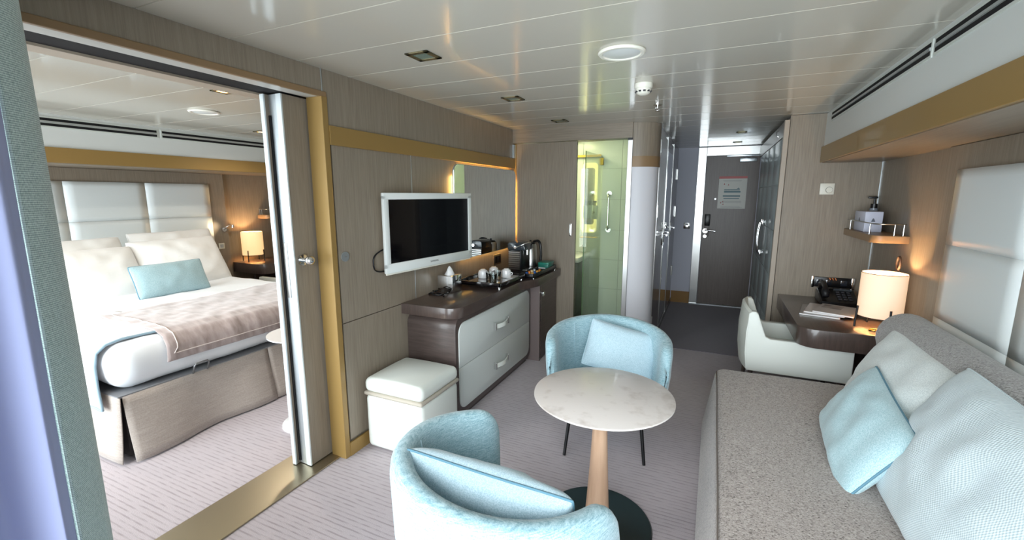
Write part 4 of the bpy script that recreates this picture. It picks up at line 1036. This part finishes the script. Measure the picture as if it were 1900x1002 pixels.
obj('dial_ring', tube(BM(), [(.835+.024*math.cos(2*PI*k/24), YW-.0145, 1.592+.024*math.sin(2*PI*k/24)) for k in range(24)], .0015, 5, closed=True), plain('ring_grey', (160, 158, 146), .4), th, 'all')
sp_ = thing('socket_panel', 'black and chrome socket panel on the wall behind the telephone', 'socket panel', (.93, YW, .83))
obj('plate', B(.79, 1.08, YW-.012, YW, .79, .875, .004), BLACK, sp_, True)
obj('end_cap', B(.785, .806, YW-.02, YW, .785, .88, .003), CHROME, sp_, True); obj('end_cap', B(1.062, 1.085, YW-.02, YW, .785, .88, .003), CHROME, sp_, True)
b = BM()
for x in (.82, .885, .99): box(b, x, x+.045, YW-.018, YW-.008, .81, .855, .003)
obj('socket', b, plain('socket_gloss', (40, 44, 52), .1, coat=.6), sp_, True)
b = BM()
for k in range(3): tube(b, [(.90+.02*k, YW-.02, .868), (.905+.02*k, YW-.05, .874), (.91+.02*k, YW-.05, .86)], .005, 6)
obj('plug_pin', b, plain('copper', (200, 140, 100), .2, .9), sp_, True)
def phone():
    t = thing('telephone', 'black desk telephone at the back of the writing desk', 'telephone', (.92, 4.18, .70))
    bm = prism(BM(), [(4.06, .701), (4.30, .701), (4.30, .79), (4.27, .80), (4.06, .73)], 'x', .81, 1.06, .01, 3)
    obj('body', bm, BLACK, t, True)
    b = BM(); tube(b, [(.84, 4.08, .765), (.84, 4.10, .80), (.845, 4.15, .83), (.845, 4.22, .848), (.845, 4.27, .835), (.845, 4.285, .80)], [.022, .028, .018, .018, .028, .022], 12)
    obj('handset', b, plain('matt_black', (20, 20, 24), .5), t, 'all')
    for i in range(4):
        for j in range(3):
            x, y = .93+j*.035, 4.10+i*.035; z = .743+i*.0117
            obj('key', B(x, x+.024, y, y+.022, z, z+.012, .003), plain('key_dark', (44, 44, 50), .4), t)
    obj('display', B(.92, 1.04, 4.24, 4.275, .788, .805), plain('phone_display', (60, 66, 72), .15), t)
    obj('cord', tube(BM(), [(.83+.012*math.cos(i*1.2), 4.06-i*.002+.06*math.sin(i*.09), .712+.008*math.sin(i*1.2)) for i in range(50)], .003, 5), BLACK, t, 'all')
phone()
def mag(x, y, z, w, h, rz, lab, cov, pic=None):
    t = thing('magazine', lab, 'magazine', (x, y, z), rz, 'magazines on the desk'); M = MW[t]
    obj('pages', xf(B(-w/2+.002, w/2-.002, -h/2+.002, h/2-.002, .0015, .009, .001), Matrix.Translation((x, y, z))@Matrix.Rotation(rz, 4, 'Z')), PORC, t)
    b = B(-w/2, w/2, -h/2, h/2, 0, .0015); box(b, -w/2, w/2, -h/2, h/2, .009, .0105); box(b, -w/2, -w/2+.0015, -h/2, h/2, 0, .0105)
    obj('cover', xf(b, M), cov, t)
    if pic: obj('picture', xf(B(-w/2+.02, w/2-.10, .0, h/2-.03, .0105, .0112), M), pic, t)
    return t
MC = noise_col('magazine_photo', (110, 104, 104), (190, 184, 182), (1, 1, 1), 14, .3)
mag(.76, 3.80, .7005, .24, .33, math.radians(-12), 'grey magazine at the bottom of the pile on the desk', plain('mag_grey', (150, 146, 146), .3), MC)
mag(.80, 3.82, .711, .24, .32, math.radians(-16), 'pale magazine lying in the middle of the pile on the desk', plain('mag_pale', (196, 190, 188), .3))
mag(.86, 3.79, .7215, .24, .31, math.radians(-22), 'magazine with a photo cover lying on top of the pile on the desk', plain('mag_white', (200, 196, 196), .3), MC)
rl = thing('reading_lamp', 'dark looped flexible reading lamp on the wall behind the desk lamp', 'reading lamp', (1.16, 3.62, 1.1))
pts = [(1.14, 3.60, 1.03), (1.12, 3.60, 1.06)]+[(1.11, 3.60+.028*math.sin(a), 1.115-.042*math.cos(a)) for a in [i/14*2*PI for i in range(15)]]
obj('flexible_arm', tube(BM(), pts, .0075, 8), plain('dark_brown_leather', (62, 48, 42), .5), rl, 'all')
obj('mount', rod(BM(), (1.166, 3.60, 1.03), (1.138, 3.60, 1.03), .018, 14), STEEL, rl, True)
rl = thing('reading_lamp', 'chrome reading lamp on the veneer beside the headboard', 'reading lamp', (BX+.04, 3.5, 1.1))
obj('mount', rod(BM(), (BX+.035, 3.50, 1.13), (BX+.06, 3.50, 1.13), .028, 18), CHROME, rl, True)
obj('arm', tube(BM(), [(BX+.06, 3.50, 1.13), (BX+.10, 3.50, 1.16), (BX+.12, 3.54, 1.19), (BX+.10, 3.58, 1.18)], .006, 8), CHROME, rl, 'all')
obj('head', lathe(BM(), (BX+.10, 3.58), [(0, 1.19), (.014, 1.185), (.018, 1.15), (0, 1.15)], 14), CHROME, rl, True)
spot(BX+.13, 3.52, 1.17, 3.5, 75, (1, .78, .5), (-.30, -1, -.02))
bs = thing('bedside_switch', 'small white switch beside the headboard', 'switch', (BX+.04, 3.46, .93))
obj('plate', B(BX+.035, BX+.045, 3.42, 3.49, .89, .96, .002), WHITEPL, bs); obj('rocker', B(BX+.045, BX+.05, 3.435, 3.475, .905, .945, .002), ALU, bs)
# ---- desk chair
def desk_chair(name, lab, x, y, rz):
    t = thing(name, lab, 'chair', (x, y, 0), rz, 'white leather desk chairs'); M = MW[t]
    W2 = .265
    # side view polygon (x forward, z up)
    side = [(-.27, .32), (.33, .32), (.34, .335), (.34, .545), (.33, .56), (-.14, .565), (-.17, .58), (-.225, .735), (-.24, .75), (-.265, .75), (-.285, .735), (-.29, .50)]
    for s in (-1, 1):
        a, c = (W2-.055, W2) if s > 0 else (-W2, -W2+.055)
        obj('side', xf(prism(BM(), side, 'y', a, c, .008, 3), M), LEATH, t, True)
    n = 14; bm = BM(); rows = []
    for i in range(n+1):
        v = 2*i/n-1; y_ = v*W2*.99; curve = .035*(1-v*v); row = []
        for (xx, z) in ((-.24, .34), (-.235, .5), (-.235, .60), (-.245, .70), (-.25, .735+.02*(1-v*v)), (-.262, .748+.022*(1-v*v)), (-.278, .735+.02*(1-v*v)), (-.292, .60), (-.29, .45), (-.275, .33)):
            row.append(bm.verts.new((xx-curve, y_, z)))
        rows.append(row)
    for A_, D_ in zip(rows, rows[1:]):
        m = len(A_)
        for k in range(m): bm.faces.new((A_[k], A_[(k+1) % m], D_[(k+1) % m], D_[k]))
    bm.faces.new(rows[0]); bm.faces.new(rows[-1][::-1])
    obj('backrest', xf(bm, M), LEATH, t, True)
    obj('seat', xf(B(-.24, .33, -W2+.055, W2-.055, .34, .45, .02, 3), M), LEATH, t, True)
    for sx, sy in ((-.24, -1), (-.24, 1), (.28, -1), (.28, 1)):
        obj('leg', xf(tube(BM(), [(sx, sy*.22, .33), (sx*1.08, sy*.235, 0)], [.018, .013], 10), M), DARKW, t, True)
desk_chair('desk_chair', 'white leather chair pushed up to the writing desk', .555, 3.66, 0)
desk_chair('desk_chair', 'white leather chair beyond the bed, beside the nightstand', -4.70, 3.80, PI)
# ================================================================== BED
def bed():
    t = thing('bed', 'white double bed with taupe valance seen through the sliding doorway', 'bed', (-4.3, 2.13, 0))
    X0, X1, Ya, Yb = -5.5, -3.02, 1.20, 3.06
    obj('base', B(X0, X1-.03, Ya+.03, Yb-.03, .02, .40), plain('dark_bed_base', (60, 56, 56), .7), t)
    # skirt: foot in two panels with a kick pleat, side panels
    def skirt(path, z0=.012, z1=.405, flare=.045, out=None):
        bm = BM(); n = 24; F = []
        P = [Vector(p) for p in path]
        for i in range(n+1):
            u = i/n; p = P[0].lerp(P[1], u); col = []
            for k in range(9):
                w = 1-k/8; z = z0+(z1-z0)*k/8
                fl_ = flare*w*(1+.5*math.sin(u*9))+ .012*w*noise.noise(Vector((u*6, z*2, p.x)))
                if u < .12 or u > .88: fl_ += .012*w*w*(1-min(u, 1-u)/.12)
                col.append((bm.verts.new((p.x+out[0]*fl_, p.y+out[1]*fl_, z)), bm.verts.new((p.x+out[0]*(fl_-.006), p.y+out[1]*(fl_-.006), z))))
            F.append(col)
        for a, c in zip(F, F[1:]):
            for k in range(8):
                for s in (0, 1): bm.faces.new((a[k][s], c[k][s], c[k+1][s], a[k+1][s]))
            for k in (0, 8): bm.faces.new((a[k][0], c[k][0], c[k][1], a[k][1]))
        for a in (F[0], F[-1]):
            for k in range(8): bm.faces.new((a[k][0], a[k+1][0], a[k+1][1], a[k][1]))
        return bm
    obj('skirt_panel', skirt([(X1, Ya+.02, 0), (X1, 2.13, 0)], out=(1, 0)), SKIRT, t, 'all')
    obj('skirt_panel', skirt([(X1, 2.135, 0), (X1, Yb, 0)], out=(1, 0)), SKIRT, t, 'all')
    obj('skirt_panel', skirt([(X1+.012, Ya, 0), (X0, Ya, 0)], flare=.02, out=(0, -1)), SKIRT, t, 'all')
    obj('skirt_panel', skirt([(X1-.01, Yb, 0), (X0, Yb, 0)], out=(0, 1)), SKIRT, t, 'all')
    obj('platform', B(X0, X1+.0, Ya, Yb, .40, .412), plain('platform_grey', (120, 122, 126), .6), t)
    obj('mattress', soft_box(X0+.02, X1-.005, Ya+.0, Yb-.0, .415, .69, .115, .008, 3), SHEET, t, 'all')
    b = BM(); tube(b, [(X1+.005, 1.60, .405), (X1+.03, 1.60, .46), (X1+.035, 1.61, .475), (X1+.035, 1.68, .475), (X1+.03, 1.69, .46), (X1+.005, 1.69, .405)], .0055, 8)
    obj('bracket', b, plain('grey_bracket', (130, 132, 134), .35, .7), t, 'all')
bed()
def drape(name, lab, cat, mat, x0, x1, prof, th, amp, seed, nx=30, edge=None, slant=0, xshape=None):
    """prof: list of (y,z) along which the cloth runs; extruded in x with wrinkles"""
    t = thing(name, lab, cat, ((x0+x1)/2, prof[0][0], prof[0][1]))
    P = []
    for a, c in zip(prof, prof[1:]):
        L = math.hypot(c[0]-a[0], c[1]-a[1]); n = max(1, int(L/.03))
        for k in range(n): P.append((a[0]+(c[0]-a[0])*k/n, a[1]+(c[1]-a[1])*k/n))
    P.append(prof[-1])
    return t, P
def cloth_over_bed():
    # runner: lies across the foot of the bed, along Y, hanging over the foot end
    t = thing('bed_runner', 'mauve velvet runner folded across the foot of the bed', 'bed runner', (-3.4, 2.3, .69))
    bm = BM(); prof = [(-3.86, .700), (-3.6, .702), (-3.3, .702), (-3.14, .700), (-3.06, .680), (-3.015, .63), (-3.005, .56), (-3.002, .535)]
    P = []
    for a, c in zip(prof, prof[1:]):
        n = max(2, int(math.hypot(c[0]-a[0], c[1]-a[1])/.018))
        for k in range(n): P.append((a[0]+(c[0]-a[0])*k/n, a[1]+(c[1]-a[1])*k/n))
    P.append(prof[-1]); m = len(P); ny = 90; T = []; U = []
    for i in range(m):
        r1, r2 = [], []
        x, z = P[i]; d = (P[min(i+1, m-1)][0]-P[max(i-1, 0)][0], P[min(i+1, m-1)][1]-P[max(i-1, 0)][1]); L = math.hypot(*d); nx_, nz_ = -d[1]/L, d[0]/L
        if nz_ < 0 and i < m*.6: nx_, nz_ = -nx_, -nz_
        ys = 1.50-.05*(i/m)+.03*math.sin(i/m*3)
        for j in range(ny+1):
            y = ys+(3.07-ys)*j/ny
            w = .012+.010*noise.noise(Vector((x*3.5, y*9+x*5, z*3)))+.008*abs(noise.noise(Vector((x*9, y*4, 2))))
            r1.append(bm.verts.new((x+nx_*w, y, z+nz_*w))); r2.append(bm.verts.new((x+nx_*.002, y, z+nz_*.002)))
        T.append(r1); U.append(r2)
    for i in range(m-1):
        for j in range(ny):
            bm.faces.new((T[i][j], T[i+1][j], T[i+1][j+1], T[i][j+1])); bm.faces.new((U[i][j], U[i+1][j], U[i+1][j+1], U[i][j+1]))
        for j in (0, ny): bm.faces.new((T[i][j], T[i+1][j], U[i+1][j], U[i][j]))
    for i in (0, m-1):
        for j in range(ny): bm.faces.new((T[i][j], T[i][j+1], U[i][j+1], U[i][j]))
    hem = [T[m-3][j].co.copy()+Vector((.003, 0, .02)) for j in range(2, ny+1)]
    hem = [T[i][2].co.copy()+Vector((.002, .02, .003)) for i in range(2, m-4)]+hem
    obj('cloth', bm, RUNN, t, 'all')
    obj('hem', tube(BM(), hem, .0035, 5), plain('hem_pale', (206, 196, 192), .8), t, 'all')
    # throw on the near side of the bed, under the runner
    t = thing('throw', 'pale grey throw with a blue hem hanging over the near bedside', 'throw', (-3.5, 1.2, .69))
    prof = [(1.66, .694), (1.45, .696), (1.32, .694), (1.24, .682), (1.195, .65), (1.178, .58), (1.17, .46), (1.168, .33)]
    P = []
    for a, c in zip(prof, prof[1:]):
        n = max(2, int(math.hypot(c[0]-a[0], c[1]-a[1])/.02))
        for k in range(n): P.append((a[0]+(c[0]-a[0])*k/n, a[1]+(c[1]-a[1])*k/n))
    P.append(prof[-1]); m = len(P); nx = 50; bm = BM(); T = []; U = []
    for i in range(m):
        y, z = P[i]; d = (P[min(i+1, m-1)][0]-P[max(i-1, 0)][0], P[min(i+1, m-1)][1]-P[max(i-1, 0)][1]); L = math.hypot(*d); ny_, nz_ = d[1]/L, -d[0]/L
        r1, r2 = [], []
        for j in range(nx+1):
            xe = -3.13-.03*math.sin(i/m*4); x = -4.0+(xe+4.0)*j/nx
            w = .008+.006*noise.noise(Vector((x*6, y*5, z*2)))+(.012*noise.noise(Vector((x*9, 1, 4))) if z < .66 else 0)
            r1.append(bm.verts.new((x, y+ny_*w, z+nz_*w))); r2.append(bm.verts.new((x, y+ny_*.002, z+nz_*.002)))
        T.append(r1); U.append(r2)
    for i in range(m-1):
        for j in range(nx):
            bm.faces.new((T[i][j], T[i+1][j], T[i+1][j+1], T[i][j+1])); bm.faces.new((U[i][j], U[i+1][j], U[i+1][j+1], U[i][j+1]))
        for j in (0, nx): bm.faces.new((T[i][j], T[i+1][j], U[i+1][j], U[i][j]))
    for i in (0, m-1):
        for j in range(nx): bm.faces.new((T[i][j], T[i][j+1], U[i][j+1], U[i][j]))
    hem = [T[i][nx].co.copy() for i in range(m)]+[T[m-1][j].co.copy() for j in range(nx-1, -1, -1)]
    obj('cloth', bm, THROW, t, 'all')
    obj('hem', tube(BM(), hem, .008, 6), plain('hem_blue', (140, 164, 178), .8), t, 'all')
cloth_over_bed()
cushion('pillow', 'white pillow leaning on the headboard, nearer the curtain', 'white pillows on the bed', (-4.78, 1.78, .865), (0, 1, 0), (-.62, 0, 1), .88, .52, .22, PILW, PILW, 21, 'pillow', .018)
cushion('pillow', 'white pillow leaning on the headboard, nearer the bedside lamp', 'white pillows on the bed', (-4.83, 2.60, .885), (0, 1, 0), (-.62, 0, 1), .80, .54, .22, PILW, PILW, 24, 'pillow', .018)
cushion('pillow', 'white pillow tucked behind the one nearer the curtain', 'white pillows on the bed', (-5.10, 1.86, .92), (0, 1, 0), (-.45, 0, 1), .82, .52, .20, PILW, PILW, 27, 'pillow', .03)
cushion('pillow', 'white pillow tucked behind the one nearer the bedside lamp', 'white pillows on the bed', (-5.14, 2.74, .93), (0, 1, 0), (-.45, 0, 1), .80, .54, .20, PILW, PILW, 29, 'pillow', .03)
cushion('bed_cushion', 'small blue cushion in the middle of the bed against the white pillows', 'small blue cushions', (-4.36, 2.24, .82), (.0, 1, .0), (-.45, 0, 1), .58, .30, .14, BLUECU3, PIPE, 33, 'cushion', .012)
# tulip side table behind the sliding door
tt = thing('side_table', 'white tulip side table half hidden behind the sliding door', 'side table', (-2.47, 2.13, 0))
cx, cy = -2.46, 1.99
obj('tabletop', lathe(BM(), (cx, cy), [(0, .63), (.18, .632), (.21, .638), (.21, .645), (0, .645)], 48), PORC, tt, True)
obj('pedestal', lathe(BM(), (cx, cy), [(0, .01), (.15, .01), (.16, .014), (.10, .03), (.05, .08), (.03, .2), (.03, .45), (.05, .63), (0, .63)], 36), PORC, tt, True)
obj('base', cyl(BM(), (cx, cy), .165, 0, .012, 36), PORC, tt, True)
